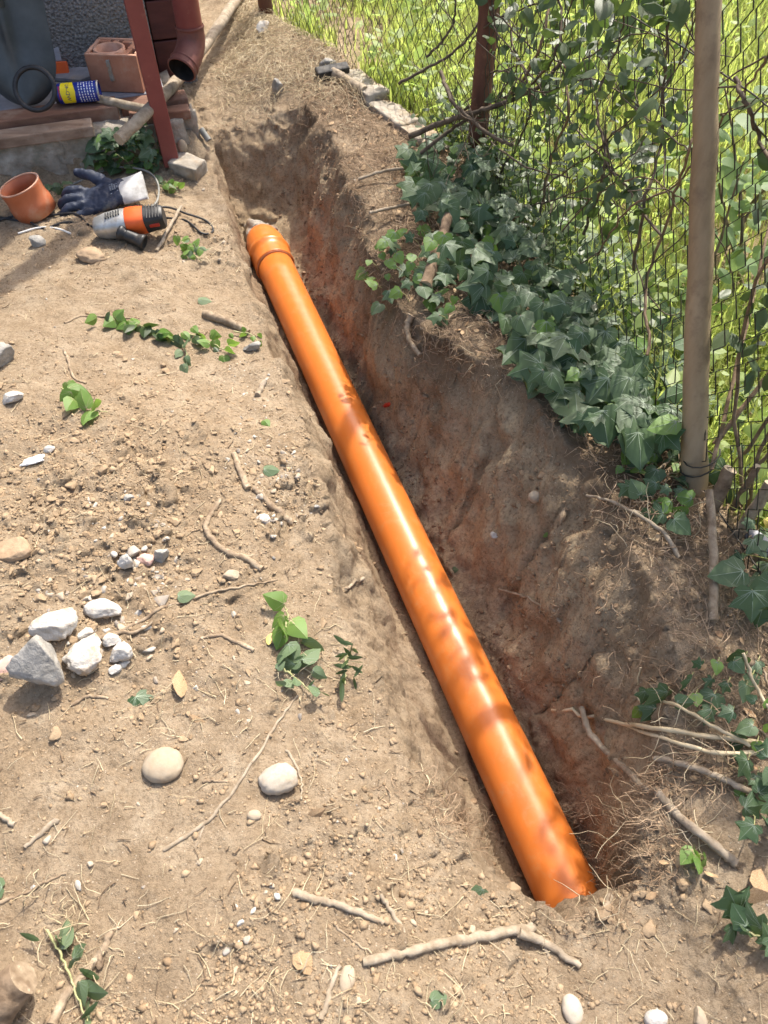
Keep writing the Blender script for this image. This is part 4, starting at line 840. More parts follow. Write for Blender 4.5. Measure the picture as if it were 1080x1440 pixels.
ST('twig', 'upright pale twig bottom middle near the oblong pebble', [(452, 1435), (464, 1395), (478, 1360)], 4.5, 3.2, 'wood_pale')
ST('twig', 'thin slanting twig left of the forked branch end', [(472, 1303), (495, 1322), (522, 1340)], 1.8, 1.4, 'bark_stick')
ST('root', 'white root curling at the trench edge above the sprig', [(486, 830), (497, 822), (512, 814)], 2, 3, 'wood_pale', cat='root', group='roots poking out of the trench sides')
ST('root', 'long pale root slanting down the right bank near the pipe end', [(813, 1005, .03), (824, 1045, .04), (858, 1080, .04), (905, 1118, .02), (960, 1160, .01), (1005, 1195, .01), (1035, 1218)], 4.2, 5.0, 'wood_pale', cat='root', group='roots poking out of the trench sides', twigs=[([(838, 1062, .04), (852, 1070, .03), (860, 1075, .02)], 2, 1), ([(880, 1098, .03), (885, 1090, .04)], 2, 1.2)])
ST('root', 'pale straight root across the right bank top', [(918, 1075, .02), (965, 1085, .02), (1010, 1100, .015), (1050, 1117, .01), (1090, 1130)], 4, 4.5, 'wood_pale', cat='root', group='roots poking out of the trench sides')
ST('root', 'thin root looping out of the bank below the wooden stake', [(822, 702, .01), (855, 712, .015), (895, 735, .02), (930, 760, .02), (952, 790, .01)], 1.8, 3.0, 'wood_pale', cat='root', group='roots poking out of the trench sides')
ST('root', 'root curving down the trench wall near the ivy edge', [(578, 455, .02), (572, 475, .03), (577, 492, .02), (590, 505, .01)], 5, 3, 'bark_stick', cat='root', group='roots poking out of the trench sides')
ST('root', 'forked white root in the middle of the trench wall', [(700, 832, .01), (735, 845, .015), (765, 860, .01), (788, 880, .01)], 1.6, 2.2, 'wood_pale', cat='root', group='roots poking out of the trench sides', twigs=[([(760, 858, .012), (780, 856, .01), (795, 858)], 1.5, 1)])
ST('root', 'white root beside the pipe end in the foreground', [(822, 1230, .03), (830, 1245, .03), (840, 1262, .02), (845, 1290)], 2.2, 4.5, 'wood_pale', cat='root', group='roots poking out of the trench sides')
ST('root', 'twisted root across the bank below the fence post', [(505, 262, .02), (540, 255, .03), (575, 252, .03), (600, 258, .02)], 2.2, 2.6, 'wood_pale', cat='root', group='roots poking out of the trench sides')
ST('root', 'pale root snaking over the bank by the cut branch', [(520, 310, .02), (560, 305, .03), (600, 300, .03), (630, 308, .02), (660, 318)], 2.6, 2.2, 'wood_pale', cat='root', group='roots poking out of the trench sides')
ST('root', 'long bowed root crossing below the ivy leaves', [(630, 375, .02), (660, 410, .03), (700, 445, .03), (740, 470, .02)], 1.8, 1.4, 'wood_pale', cat='root', group='roots poking out of the trench sides')
for lab, pts, a_, b_ in (('straw coloured runner stem lying across the bank from the trench to the right edge', [(775, 1002, .01), (850, 1020, .02), (925, 1034, .02), (1000, 1042, .015), (1085, 1052, .01)], 2.2, 3.0),
                   ('straw coloured runner stem arching over the first one', [(905, 985, .02), (945, 1005, .03), (990, 1030, .03), (1050, 1058, .02)], 2.0, 2.6),
                   ('short upright pale stem joining the runners', [(905, 1012, .02), (890, 985, .03), (892, 955, .04)], 2.0, 1.4),
                   ('pale runner stem lowest of the bundle by the right edge', [(860, 1018, .01), (940, 1050, .02), (1010, 1066, .02), (1085, 1062, .01)], 2.0, 2.8),
                   ('thin pale twig rising between the leaves at the right edge', [(1032, 940, .05), (1052, 975, .03), (1085, 1020, .02)], 2.2, 2.6)):
    ST('runner', lab, pts, a_, b_, 'straw', cat='runner', group='pale ivy runners low on the right bank')
ST('cut_branch', 'cut brown branch stump at the left edge of the ivy', [(597, 420, .03), (610, 390, .05), (622, 360, .07), (634, 328, .085)], 9, 7, 'bark_brown', 'branch', group=None, cut='cut_wood')

b = at(5, 1410); t = MB(); P = spline([att(-45, 1480, depth(b) - 0.03), att(0, 1415, depth(b) - 0.03), att(32, 1372, depth(b) - 0.03)], 6, 0.002, 3)
t.tube(P, list(np.linspace(0.030, 0.024, len(P))), 14, 0, True, 1, wob=0.10); single('log', t, [M['bark_brown'], M['bark_stick']], 'short tan log in the bottom left corner', 'log')
b = at(266, 243); t = MB(); rough_block(t, (0.10, 0.07, 0.06), frame(b + Vector((0, 0, 0.015)), x=(0.93, -0.35, 0), z=(0.05, -0.15, 1)), 8, 0.005, 8, 30); single('kerb_block', t, M['curb'], 'broken concrete block on the trench edge by the red post', 'block')
b = at(258, 182); t = MB(); rough_block(t, (0.075, 0.07, 0.13), frame(b + Vector((0, 0.03, -0.01)), x=HX, z=(0, 0, 1)), 18, 0.009, 10, 28); single('concrete_stub', t, M['concrete'], 'concrete stub at the footing end behind the red post', 'block')
b = at(795, 725); S('bark_chip', 'brown bark chip stuck in the trench wall', 790, 727, 26, (0.45, 1.2, 0.5), 'bark_stick', 0.2, 4, -0.4, 0.1, 41, 'bark', None)

# curb strip along the fence
cs = MB(); PTS = [(-0.13, 3.12), (-0.02, 2.93), (0.09, 2.74), (0.20, 2.54)]
for k in range(3):
    a, b = Vector((*PTS[k], 0)), Vector((*PTS[k + 1], 0)); m = (a + b) / 2; m.z = float(gz(m.x, m.y)) - 0.012
    rough_block(cs, ((b - a).length - 0.008, 0.085, 0.07), frame(m, x=b - a, z=(0, 0.03 * (k - 1), 1)), 30 + k, 0.006, 10, 30)
single('curb_strip', cs, M['curb'], 'pale concrete curb along the foot of the wire fence', 'curb')

# ------------------------------------------------------------------ fence
P1, P2 = Vector((0.65, 1.07, 0)), Vector((0.295, 2.47, 0))
P0, P3, P4 = Vector((0.98, -0.3, 0)), Vector((-0.105, 3.10, 0)), Vector((-0.5, 3.73, 0))
fc = thing('wire_fence', 'chain link fence with a rusty steel post overgrown by climbers', 'fence', P2)
t = MB(); g0 = float(gz(P2.x, P2.y)); t.tube([P2 + Vector((0, 0, z)) for z in (-0.1, 0.5, 1.0, 1.45)], 0.030, 20, wob=0.01); part('post', t, M['rust'], fc)
t = MB(); t.tube([P4 + Vector((0, 0, z)) for z in (-0.1, 0.5, 1.0, 1.45)], 0.030, 20); part('post', t, M['rust'], fc)
t = MB(); t.tube([P0 + Vector((0, 0, z)) for z in (-0.1, 0.5, 1.0, 1.45)], 0.030, 20); part('post', t, M['rust'], fc)
DIA = 0.058
def mesh_span(A, B, seed):
    L = (B - A).length; d = (B - A).normalized(); nrm = Vector((d.y, -d.x, 0)); n = int(L / (DIA / 2)); rows_ = int(1.35 / (DIA / 2))
    paths = []
    for i in range(n):
        for_h = np.arange(rows_ + 1); x0 = i * DIA / 2 * 1.0
        zig = ((for_h + i) % 2)
        along = (i + zig * 1.0) * DIA / 2; zz = for_h * DIA / 2 * 1.04 + 0.02
        sag = 0.022 * fbm2(along + seed, zz, 0.5, 2, 8); dz = 0.018 * fbm2(along + seed + 5, zz, 0.45, 2, 9); out = 0.025 * fbm2(along + 9 + seed, zz, 0.5, 2, 10)
        weave = np.where(zig == 1, 0.0025, -0.0025); al = np.clip(along + sag, 0, L)
        X = A.x + d.x * al + nrm.x * (out + weave); Y = A.y + d.y * al + nrm.y * (out + weave)
        paths.append(np.stack([X, Y, zz + dz], 1))
    P = np.array(paths); return tubes_np(P, np.full(P.shape[:2], 0.0013), 4)
VV, FF, o_ = [], [], 0
for A, B, s_ in ((P0, P1, 1), (P1, P2, 1.0), (P2, P3, 3.0), (P3, P4, 3.0)):
    V, F = mesh_span(A, B, s_); VV.append(V); FF.append(F + o_); o_ += len(V)
o = link(bpy.data.objects.new('wire_mesh', np_mesh('wire_mesh', np.concatenate(VV) - np.array(P2[:]), np.concatenate(FF), M['wire']))); o.parent = fc
for z in (0.06, 0.72, 1.36):
    t = MB(); P = []
    for A, B in ((P0, P1), (P1, P2), (P2, P3), (P3, P4)): P += [A.lerp(B, k / 6) + Vector((0, 0, z + 0.012 * math.sin(k * 1.3 + z * 9))) for k in range(6)]
    t.tube(P, 0.0015, 6); part('line_wire', t, M['wire'], fc)
# leaning wooden stake
sb = Vector((0.650, 1.06, 0.0)); sb.z = float(gz(sb.x, sb.y)) - 0.03
st = thing('wooden_stake', 'brown wooden stake leaning in front of the wire fence', 'stake', sb)
top_ = att(998, -40, 1.20)
P = spline([sb, sb.lerp(top_, 0.33) + Vector((-0.004, 0, 0)), sb.lerp(top_, 0.66), top_, top_ + (top_ - sb) * 0.35], 8, 0.0015, 4)
t = MB(); t.tube(P, list(np.interp(np.linspace(0, 1, len(P)), [0, 0.12, 0.7, 1], [0.029, 0.0245, 0.0190, 0.0165])), 20, wob=0.025); part('shaft', t, M['stake'], st)
t = MB(); P = [sb + (top_ - sb) * 0.075 + Vector((0.030 * math.cos(a), 0.030 * math.sin(a), 0.012 * math.cos(a * 1.0) + k * 0.002)) for k, a in enumerate(np.linspace(0, 4 * math.pi, 28))]; t.tube(P, 0.0018, 6); part('tie_wire', t, M['wire'], st)
def fpt(px, py, off=0.0):
    """where this line of sight meets the fence (span right of the rusty post), off metres towards the camera side"""
    d = ray(px, py); e = P2 - P1; n = Vector((e.y, -e.x, 0)).normalized(); o = P1 - n * off; t = (o - Vector((0, 0, CAM_H))).dot(n) / d.dot(n); return Vector((0, 0, CAM_H)) + d * t
FE = (P2 - P1).normalized(); FN = Vector((FE.y, -FE.x, 0)).normalized()      # FN points to the meadow side

# ------------------------------------------------------------------ leaves
def leaf_mesh(name, outline, mats, fold=0.22, droop=0.12, veins=True, seed=0, vein_mi=1, vein_w=0.011):
    """outline: right half from base to tip; y runs to the tip. A folded blade, with raised veins"""
    rr = random.Random(seed); out = [(x * (1 + rr.uniform(-.06, .06)), y + rr.uniform(-.02, .02)) for x, y in outline]
    tipy = out[-1][1]; fine = []
    def zf(x, y): return -fold * abs(x) ** 1.3 - droop * y * y + 0.05 * math.sin(5 * x + 3 * y + seed)
    mids = [0.0, 0.28 * tipy, 0.62 * tipy, tipy]; mb = MB()
    for sgn in (1, -1):
        O = [(0.0, 0.0)] + [(sgn * x, y) for x, y in out[:-1]] + [(0.0, tipy)]
        cen = [(0.0, m) for m in mids[1:3]]
        vs = [(x, y, zf(x, y)) for x, y in O] + [(x, y, zf(x, y)) for x, y in cen]; n = len(O); fs = []
        ci = [n, n + 1]
        half = (n - 1) // 2
        for k in range(n - 1):
            c = ci[0] if k < half else ci[1]
            fs.append((k, k + 1, c) if sgn > 0 else (k + 1, k, c))
        fs.append((half, ci[1], ci[0]) if sgn > 0 else (ci[1], half, ci[0]))
        mb.add(vs, fs, 0)
    if veins:
        ends = [(0, tipy * 0.93)] + [(s * x * 0.86, y * 0.86 + 0.02) for s in (1, -1) for x, y in out[:-1] if abs(x) > 0.36]
        for ex, ey in ends:
            L = math.hypot(ex, ey); px_, py_ = -ey / L, ex / L
            for k in range(2):
                a, b2 = k / 2, (k + 1) / 2; q = []
                for f, sg in ((a, 1), (b2, 1), (b2, -1), (a, -1)):
                    x, y = ex * f + px_ * vein_w * (1 - f * 0.7) * sg, ey * f + py_ * vein_w * (1 - f * 0.7) * sg; q.append((x, y, zf(x, y) + 0.014))
                mb.add(q, [(0, 1, 2, 3) if True else 0], vein_mi)
    return mb.mesh(name, mats)
IVY = [(0.10, -0.13), (0.30, -0.16), (0.50, -0.02), (0.36, 0.16), (0.50, 0.30), (0.62, 0.52), (0.38, 0.52), (0.22, 0.62), (0.0, 1.0)]
IVY2 = [(0.10, -0.12), (0.34, -0.12), (0.52, 0.10), (0.45, 0.30), (0.42, 0.48), (0.24, 0.70), (0.0, 0.98)]
HEART = [(0.12, -0.08), (0.36, 0.0), (0.46, 0.24), (0.38, 0.52), (0.20, 0.80), (0.0, 1.02)]
OVAL = [(0.13, 0.10), (0.26, 0.32), (0.27, 0.55), (0.16, 0.82), (0.0, 1.0)]
LANCE = [(0.07, 0.12), (0.14, 0.35), (0.13, 0.6), (0.07, 0.84), (0.0, 1.0)]
ivy_meshes = [leaf_mesh('ivy_leaf', IVY if k % 3 else IVY2, [M['ivy'], M['ivy_vein']], 0.18 + 0.05 * (k % 3), 0.10 + 0.05 * (k % 2), True, k) for k in range(6)]
ivy_young = [leaf_mesh('young_ivy_leaf', IVY2, [M['ivy_young'], M['ivy_vein']], 0.25, 0.2, True, 40 + k) for k in range(3)]
heart_meshes = [leaf_mesh('heart_leaf', HEART, [M['leaf_dull'], M['ivy_vein']], 0.3, 0.25, True, 20 + k, vein_w=0.010) for k in range(3)]
fresh_meshes = [leaf_mesh('fresh_leaf', HEART, [M['ivy_young'], M['stem_green']], 0.3, 0.2, True, 24 + k, vein_w=0.010) for k in range(3)]
vine_meshes = [leaf_mesh('vine_leaf', OVAL if k % 2 else HEART, [M['vine_leaf']], 0.35, 0.3, False, 30 + k) for k in range(4)]
pale_meshes = [leaf_mesh('pale_leaf', OVAL if k % 2 else HEART, [M['pale_leaf']], 0.3, 0.3, False, 50 + k) for k in range(3)]
lance_meshes = [leaf_mesh('slender_leaf', LANCE, [M['vine_leaf']], 0.4, 0.25, False, 60 + k) for k in range(2)]
dead_meshes = [leaf_mesh('dead_leaf', OVAL if k else HEART, [M['dead_leaf']], 0.55, 0.5, False, 70 + k) for k in range(2)]
yellow_mesh = leaf_mesh('yellow_leaf', OVAL, [M['yellow_leaf']], 0.45, 0.4, False, 75)
def put_leaf(me, root, pos, nrm, tip, size, name='leaf', label=None):
    o = link(bpy.data.objects.new(name, me)); o.parent = root
    m = frame(pos - root_of(root).location, y=tip, z=nrm); o.matrix_local = m @ Matrix.Scale(size, 4)
    if label: o['label'] = label
    return o
def rvec(a=1.0): return Vector((rnd.gauss(0, a), rnd.gauss(0, a), rnd.gauss(0, a)))
def inpoly(x, y, P):
    c = False; j = len(P) - 1
    for i in range(len(P)):
        if (P[i][1] > y) != (P[j][1] > y) and x < (P[j][0] - P[i][0]) * (y - P[i][1]) / (P[j][1] - P[i][1]) + P[i][0]: c = not c
        j = i
    return c
def sample_poly(P, n, mind, fade=0.0):
    out = []; xs = [p[0] for p in P]; ys = [p[1] for p in P]; tries = 0
    while len(out) < n and tries < n * 60:
        tries += 1; x, y = rnd.uniform(min(xs), max(xs)), rnd.uniform(min(ys), max(ys)); dm = mind * (0.6 + 0.8 * (y / 1440))
        if inpoly(x, y, P) and all((x - a) ** 2 + (y - b) ** 2 > dm * dm for a, b in out): out.append((x, y))
    return out
def ivy_patch(name, label, polys, size=(0.050, 0.082), n=200, mind=12, lift=(0.015, 0.085), young=0.07, group='ivy plants on the right bank'):
    c = at(sum(p[0] for p in polys[0]) / len(polys[0]), sum(p[1] for p in polys[0]) / len(polys[0]))
    rt = thing(name, label, 'ivy', c, group); pts = []
    tot = 0
    for P in polys:
        for (x, y) in sample_poly(P, n, mind):
            g = at(x, y); N = (Vector((0, 0, 0.9)) + Vector((-0.10, -0.55, 0.30)) + rvec(0.42)).normalized()
            dn = Vector((-0.5, -0.8, -0.25)) + rvec(0.75)
            p = g + Vector((-0.25, -0.35, 0.9)) * rnd.uniform(*lift); k = rnd.random()
            me = rnd.choice(ivy_young if k < young else ivy_meshes); sz = rnd.uniform(*size) * (0.75 if k < young else 1) * rnd.choice((1, 1, 0.85, 0.6))
            put_leaf(me, rt, p, N, dn, sz); pts.append((p, g)); tot += 1
            if tot >= 296: break
        if tot >= 296: break
    for i in range(0, len(pts), 9):
        p, g = pts[i]; near = sorted(pts, key=lambda q: (q[0] - p).length)[1:7]; q = rnd.choice(near)
        mb = MB(); mb.tube(spline([g + Vector((0, 0, 0.004)), (g + q[1]) / 2 + Vector((0, 0, 0.015)), q[1] + Vector((0, 0, 0.006)), q[0]], 4, 0.003, i), [0.0024] * 10 + [0.0014] * 3, 6); part('stem', mb, M['bark_stick'], rt)
    pet = MB()
    for p, g in pts: pet.tube([p, p.lerp(g, 0.5) + Vector((0.008, 0.01, 0.004)), g + Vector((0.01, 0.015, 0))], 0.0011, 4, caps=False)
    part('petioles', pet, M['stem_green'], rt, kind='stuff'); return rt
ivy_patch('ivy_plant', 'ivy on the upper bank below the rusty fence post, above the cut branch',
          [[(575, 210), (655, 225), (740, 262), (830, 330), (860, 370), (840, 430), (720, 440), (670, 430), (625, 400), (600, 320)]], n=230, mind=9, size=(0.044, 0.078), lift=(0.01, 0.13))
ivy_patch('ivy_plant', 'large dense ivy mat on the bank directly left of the wooden stake',
          [[(690, 425), (720, 440), (840, 430), (860, 370), (965, 430), (965, 560), (955, 625), (900, 650), (835, 630), (770, 570), (730, 505)]], n=230, mind=10, size=(0.046, 0.082), lift=(0.01, 0.14))
ivy_patch('ivy_plant', 'ivy at the right edge around the cut stems beside the stake', [[(1005, 560), (1085, 590), (1085, 690), (1060, 740), (1010, 700), (1000, 640)], [(1030, 740), (1085, 760), (1080, 870), (1040, 860)]], n=34, mind=20, size=(0.040, 0.065))
ivy_patch('ivy_plant', 'small ivy shoot on the bank at the foot of the stake', [[(860, 650), (960, 640), (975, 730), (935, 745), (880, 700)]], n=24, mind=17, size=(0.035, 0.052), young=0.3, lift=(0.01, 0.05))
ivy_patch('ivy_plant', 'ivy leaves at the right edge low on the bank above the roots', [[(960, 935), (1060, 925), (1085, 980), (1085, 1010), (985, 1005), (965, 960)], [(1020, 1030), (1085, 1000), (1085, 1170), (1030, 1160), (1045, 1090)], [(890, 975), (950, 965), (960, 1000), (900, 1010)]], n=17, mind=17, size=(0.026, 0.052), young=0.3, lift=(0.01, 0.06))
ivy_patch('ivy_plant', 'dark ivy clump growing at the foot of the red square post', [[(130, 225), (168, 212), (195, 200), (226, 198), (232, 232), (225, 244), (180, 244), (135, 238)]], n=70, mind=4, size=(0.034, 0.058), young=0.4, lift=(0.01, 0.10), group=None)
ivy_patch('ivy_plant', 'loose ivy tangle on the trench edge left of the cut branch', [[(510, 390), (545, 345), (600, 340), (650, 430), (625, 470), (585, 430), (560, 435), (545, 460)]], n=44, mind=11, size=(0.034, 0.055), young=0.45, lift=(0.02, 0.08))

def sprig(name, label, line, n, size, meshes, spread=10, lift=0.01, cat='leaf sprig', stem='stem_green', up=0.6, group='leafy sprigs lying on the earth'):
    P = spline([at(x, y) + Vector((0, 0, lift)) for x, y in line], 8, 0.002, n); rt = thing(name, label, cat, P[len(P) // 2], group)
    mb = MB(); mb.tube(P, list(np.linspace(0.0022, 0.0011, len(P))), 6); part('stem', mb, M[stem], rt)
    for k in range(n):
        p = P[int((k + 0.5) / n * (len(P) - 1))]; r = pxm(p, spread); q = p + Vector((rnd.uniform(-r, r), rnd.uniform(-r, r), rnd.uniform(0, r)))
        put_leaf(rnd.choice(meshes), rt, q, (Vector((0, -0.3, up)) + rvec(0.4)).normalized(), rvec(1) + Vector((0, -0.6, 0)), rnd.uniform(*size))
    return rt
sprig('leaf_sprig', 'row of folded green leaves on the slope below the grinder', [(145, 462), (175, 458), (205, 464), (230, 474), (245, 486)], 22, (0.028, 0.042), fresh_meshes + vine_meshes[:2], 10)
sprig('leaf_sprig', 'green sprig right of the leaf row near the trench edge', [(262, 472), (285, 480), (305, 490), (328, 502)], 16, (0.024, 0.036), fresh_meshes + vine_meshes[:2], 9)
sprig('leaf_sprig', 'wilted grey green leaves under the leaf row', [(258, 490), (264, 505), (262, 522)], 6, (0.024, 0.034), heart_meshes, 7)
sprig('leaf_sprig', 'cluster of three broad green leaves on the left slope', [(88, 550), (105, 560), (122, 575), (152, 585)], 9, (0.030, 0.048), fresh_meshes, 9)
sprig('leaf_sprig', 'bright young ivy shoot standing at the left trench shoulder', [(400, 905), (405, 880), (403, 858)], 5, (0.036, 0.048), fresh_meshes, 8, 0.02)
sprig('leaf_sprig', 'grey wilted leaves below the bright shoot', [(420, 905), (418, 930), (408, 950)], 7, (0.030, 0.045), heart_meshes, 12, 0.012)
sprig('leaf_sprig', 'dark slender leaved sprig on the trench shoulder', [(488, 925), (487, 945), (486, 968)], 20, (0.024, 0.036), lance_meshes, 14, 0.018)
sprig('leaf_sprig', 'withered stalky weed between the shoot and the long twig', [(400, 945), (425, 965), (445, 985)], 12, (0.016, 0.028), heart_meshes + lance_meshes, 22, 0.012)
sprig('leaf_sprig', 'pale weed seedlings right of the grinder at the rim', [(258, 345), (272, 362), (285, 372)], 18, (0.016, 0.028), heart_meshes + fresh_meshes, 16, 0.012)
sprig('leaf_sprig', 'green weed tuft between ivy and broken block', [(225, 265), (238, 270), (252, 275)], 10, (0.022, 0.032), fresh_meshes + heart_meshes, 9, 0.012)
sprig('leaf_sprig', 'pale leaves lying between offcut and glove', [(78, 268), (92, 272), (104, 285)], 9, (0.025, 0.036), heart_meshes, 9, 0.015)
sprig('leaf_sprig', 'tiny green leaf pair on the root tangle by the pipe end', [(962, 1208), (975, 1204), (985, 1208)], 4, (0.026, 0.032), fresh_meshes, 7, 0.015)
sprig('leaf_sprig', 'thin green stalk with narrow leaves in the bottom left', [(70, 1310), (92, 1350), (112, 1400), (125, 1440)], 9, (0.024, 0.040), lance_meshes + heart_meshes, 14, 0.012)
sprig('leaf_sprig', 'dark shaded leaves at the right edge by the dead leaf', [(1020, 1290), (1040, 1315), (1065, 1325), (1085, 1320)], 8, (0.030, 0.05), ivy_meshes, 12, 0.03)
sprig('leaf_sprig', 'small green weed at the mossy corner of the trench edge', [(330, 470), (355, 475), (365, 488)], 7, (0.014, 0.022), fresh_meshes, 8, 0.01)
def one_leaf(label, px, py, me, size, tip=(0.2, -1, 0), nrm=(0, -0.15, 1), lift=0.008, cat='leaf', group='single leaves lying on the earth', name='fallen_leaf'):
    p = at(px, py) + Vector((0, 0, lift)); o = link(bpy.data.objects.new(name, me)); o.matrix_world = frame(p, y=tip, z=nrm) @ Matrix.Scale(size, 4)
    return tag(o, label, cat, group)
one_leaf('lone ivy leaf lying flat on the earth between heap and cobble', 193, 983, ivy_meshes[1], 0.042, (0.6, -0.6, 0))
one_leaf('grey green leaf lying right of the white shard', 252, 842, heart_meshes[0], 0.030, (1, 0.2, 0))
one_leaf('green leaf half upright near the pipe bottom end', 678, 1252, heart_meshes[1], 0.032, (-0.3, -0.9, 0.2), (0.1, -0.5, 0.8))
one_leaf('dull leaf at the bottom edge beneath the forked branch', 606, 1408, heart_meshes[2], 0.026, (1, 0.1, 0))
one_leaf('small green leaf clinging to the trench wall below the bark chip', 772, 748, fresh_meshes[0], 0.024, (-0.7, -0.5, 0.1), (-0.6, -0.5, 0.6))
one_leaf('tiny leaf on the trench wall beside the middle of the pipe', 634, 804, heart_meshes[1], 0.020, (1, 0, 0), (-0.6, -0.4, 0.6))
one_leaf('green leaf among the gravel near the trench rim', 372, 594, fresh_meshes[1], 0.024, (0.5, -0.7, 0))
one_leaf('grey green leaf beside the pale bent stick', 372, 664, heart_meshes[0], 0.034, (1, 0.1, 0))
one_leaf('curled brown dead leaf at the right edge', 1052, 1252, dead_meshes[0], 0.062, (1, -0.4, 0.1), (-0.1, -0.3, 0.9), 0.02)
one_leaf('pale dry leaf curled below the curved stick end', 256, 985, dead_meshes[1], 0.052, (-0.1, 1, 0.2), (0.5, -0.3, 0.8), 0.01)
one_leaf('dry tan leaf lying next to the curled one', 268, 1008, dead_meshes[1], 0.045, (0.6, -0.8, 0), (-0.2, -0.3, 0.9), 0.008)
one_leaf('brown dead leaf in front of the oblong tan pebble', 425, 1365, dead_meshes[0], 0.040, (0.4, 0.8, 0), (0.1, -0.2, 0.9), 0.01)
one_leaf('dark dry leaf standing left of the weed roots', 458, 1140, dead_meshes[1], 0.032, (0.0, -0.8, 0.3), (0.6, -0.6, 0.5), 0.012)
one_leaf('pale dry leaf lying flat between cobble and heap', 378, 910, yellow_mesh, 0.028, (0.1, 1, 0))
one_leaf('pale green leaf on the trench rim below the thick root', 280, 425, heart_meshes[0], 0.034, (1, 0.1, 0))
one_leaf('green leaf at the left edge above the dark twig', 6, 1250, heart_meshes[2], 0.040, (-0.9, -0.2, 0))
one_leaf('yellow leaf at the right edge between the cut stems', 1066, 742, yellow_mesh, 0.05, (0.4, -0.5, 0), (-0.3, -0.6, 0.7), 0.03)
one_leaf('bright green blade leaf at the right edge above the ivy', 1066, 600, leaf_mesh('blade_leaf', LANCE, [M['ivy_young'], M['stem_green']], 0.4, 0.2, True, 5), 0.085, (1, 0.1, 0.1), (0, -0.5, 0.8), 0.14)
S('plastic_scrap', 'crumpled clear plastic scrap on the left slope', 48, 650, 34, (1, 0.5, 0.3), 'plastic_bag', 0.5, 5, 0.6, 0.1, 52, 'plastic scrap', None)

# cut stems and scraps at the right edge
def stem_up(label, p0, p1, t0, t1, r, mt='bark_stick', cut='cut_wood', r1=None, name='pruned_shoot', cat='shoot', group='cut stems beside the wooden stake'):
    a, b = att(*p0, t0), att(*p1, t1); P = spline([a, a.lerp(b, 0.5) + Vector((0.003, 0.002, 0.003)), b], 6, 0.0012, int(p0[0])); t = MB()
    t.tube(P, list(np.linspace(r, r1 or r * 0.9, len(P))), 12, 0, True, 1, wob=0.06, seed=int(p1[0])); return single(name, t, [M[mt], M[cut]], label, cat, group)
tt = depth(at(985, 720))
stem_up('peeled broken stick hanging down over the bank before the stake', (998, 690), (1003, 872), tt - 0.10, tt - 0.16, 0.0075, 'bark_stick', r1=0.009)
stem_up('thick cut stem with a pale sawn top right of the stake', (985, 745), (1027, 660), tt + 0.03, tt - 0.06, 0.0145, 'bark_brown')
stem_up('slanting yellowish cut stem at the right edge', (1022, 775), (1085, 680), tt - 0.02, tt - 0.10, 0.0125, 'bark_stick')
stem_up('thin green cut stem between the two thick ones', (1030, 715), (1065, 656), tt, tt - 0.08, 0.0075, 'bark_brown')
stem_up('dark thin branch rising along the right side of the stake', (1000, 660), (1085, 300), tt - 0.02, tt + 0.03, 0.0045, 'bark_brown', 'bark_brown', 0.003)
stem_up('grey branch crossing the right edge behind the cut stems', (1005, 625), (1085, 520), tt, tt - 0.03, 0.0055, 'bark_brown', 'bark_brown', 0.004)
b = at(908, 625); t = MB(); t.prism([(-0.035, -0.022), (0.028, -0.028), (0.045, -0.01), (-0.015, 0.035), (-0.036, 0.018)], 0, 0.006, frame(b + Vector((0, 0, 0.045)), x=(0.86, -0.4, -0.1), z=(-0.25, -0.55, 0.8))); single('plastic_plate', t, M['plate_lilac'], 'grey lilac plastic plate stuck among the ivy by the stake', 'plastic plate')
t = MB(); t.tube([att(1040, 742, tt - 0.02), att(1062, 756, tt - 0.05), att(1095, 782, tt - 0.10)], 0.014, 16, hollow=0.002, caps=False); single('grey_pipe', t, M['plate_lilac'], 'grey plastic pipe at the right edge under the cut stems', 'pipe')

# ------------------------------------------------------------------ climber on the fence
cl_ = thing('climbing_shrub', 'dark leafy climber tangled through the wire fence right of the rusty post', 'climber', P1.lerp(P2, 0.6))
def vine_stem(pts, r0, r1, seed, offs=0.0):
    P = spline([fpt(x, y, offs + 0.03 * math.sin(k * 2.1 + seed)) for k, (x, y) in enumerate(pts)], 7, 0.004, seed); mb = MB()
    mb.tube(P, list(np.linspace(r0, r1, len(P))), 7, wob=0.08, seed=seed); part('stem', mb, M['twig_dark'] if seed % 4 else M['bark_brown'], cl_); return P
VS = []
for k, (pts, r0, r1, t_) in enumerate((([(575, 192), (625, 172), (668, 158), (705, 146), (760, 120), (800, 70)], 0.0085, 0.005, 2.3), ([(621, 102), (632, 135), (655, 162), (690, 190), (720, 205)], 0.006, 0.005, 2.25),
                                       ([(560, 118), (600, 96), (640, 72), (668, 40), (690, -10)], 0.005, 0.003, 2.45), ([(600, 80), (625, 55), (640, 20), (636, -20)], 0.004, 0.003, 2.4), ([(592, 215), (640, 178), (672, 160)], 0.006, 0.005, 2.32))):
    P = spline([att(x, y, t_ - 0.05 * i) for i, (x, y) in enumerate(pts)], 7, 0.003, k); mb = MB(); mb.tube(P, list(np.linspace(r0, r1, len(P))), 7, wob=0.08, seed=k); part('stem', mb, M['twig_dark'], cl_); VS.append(P)
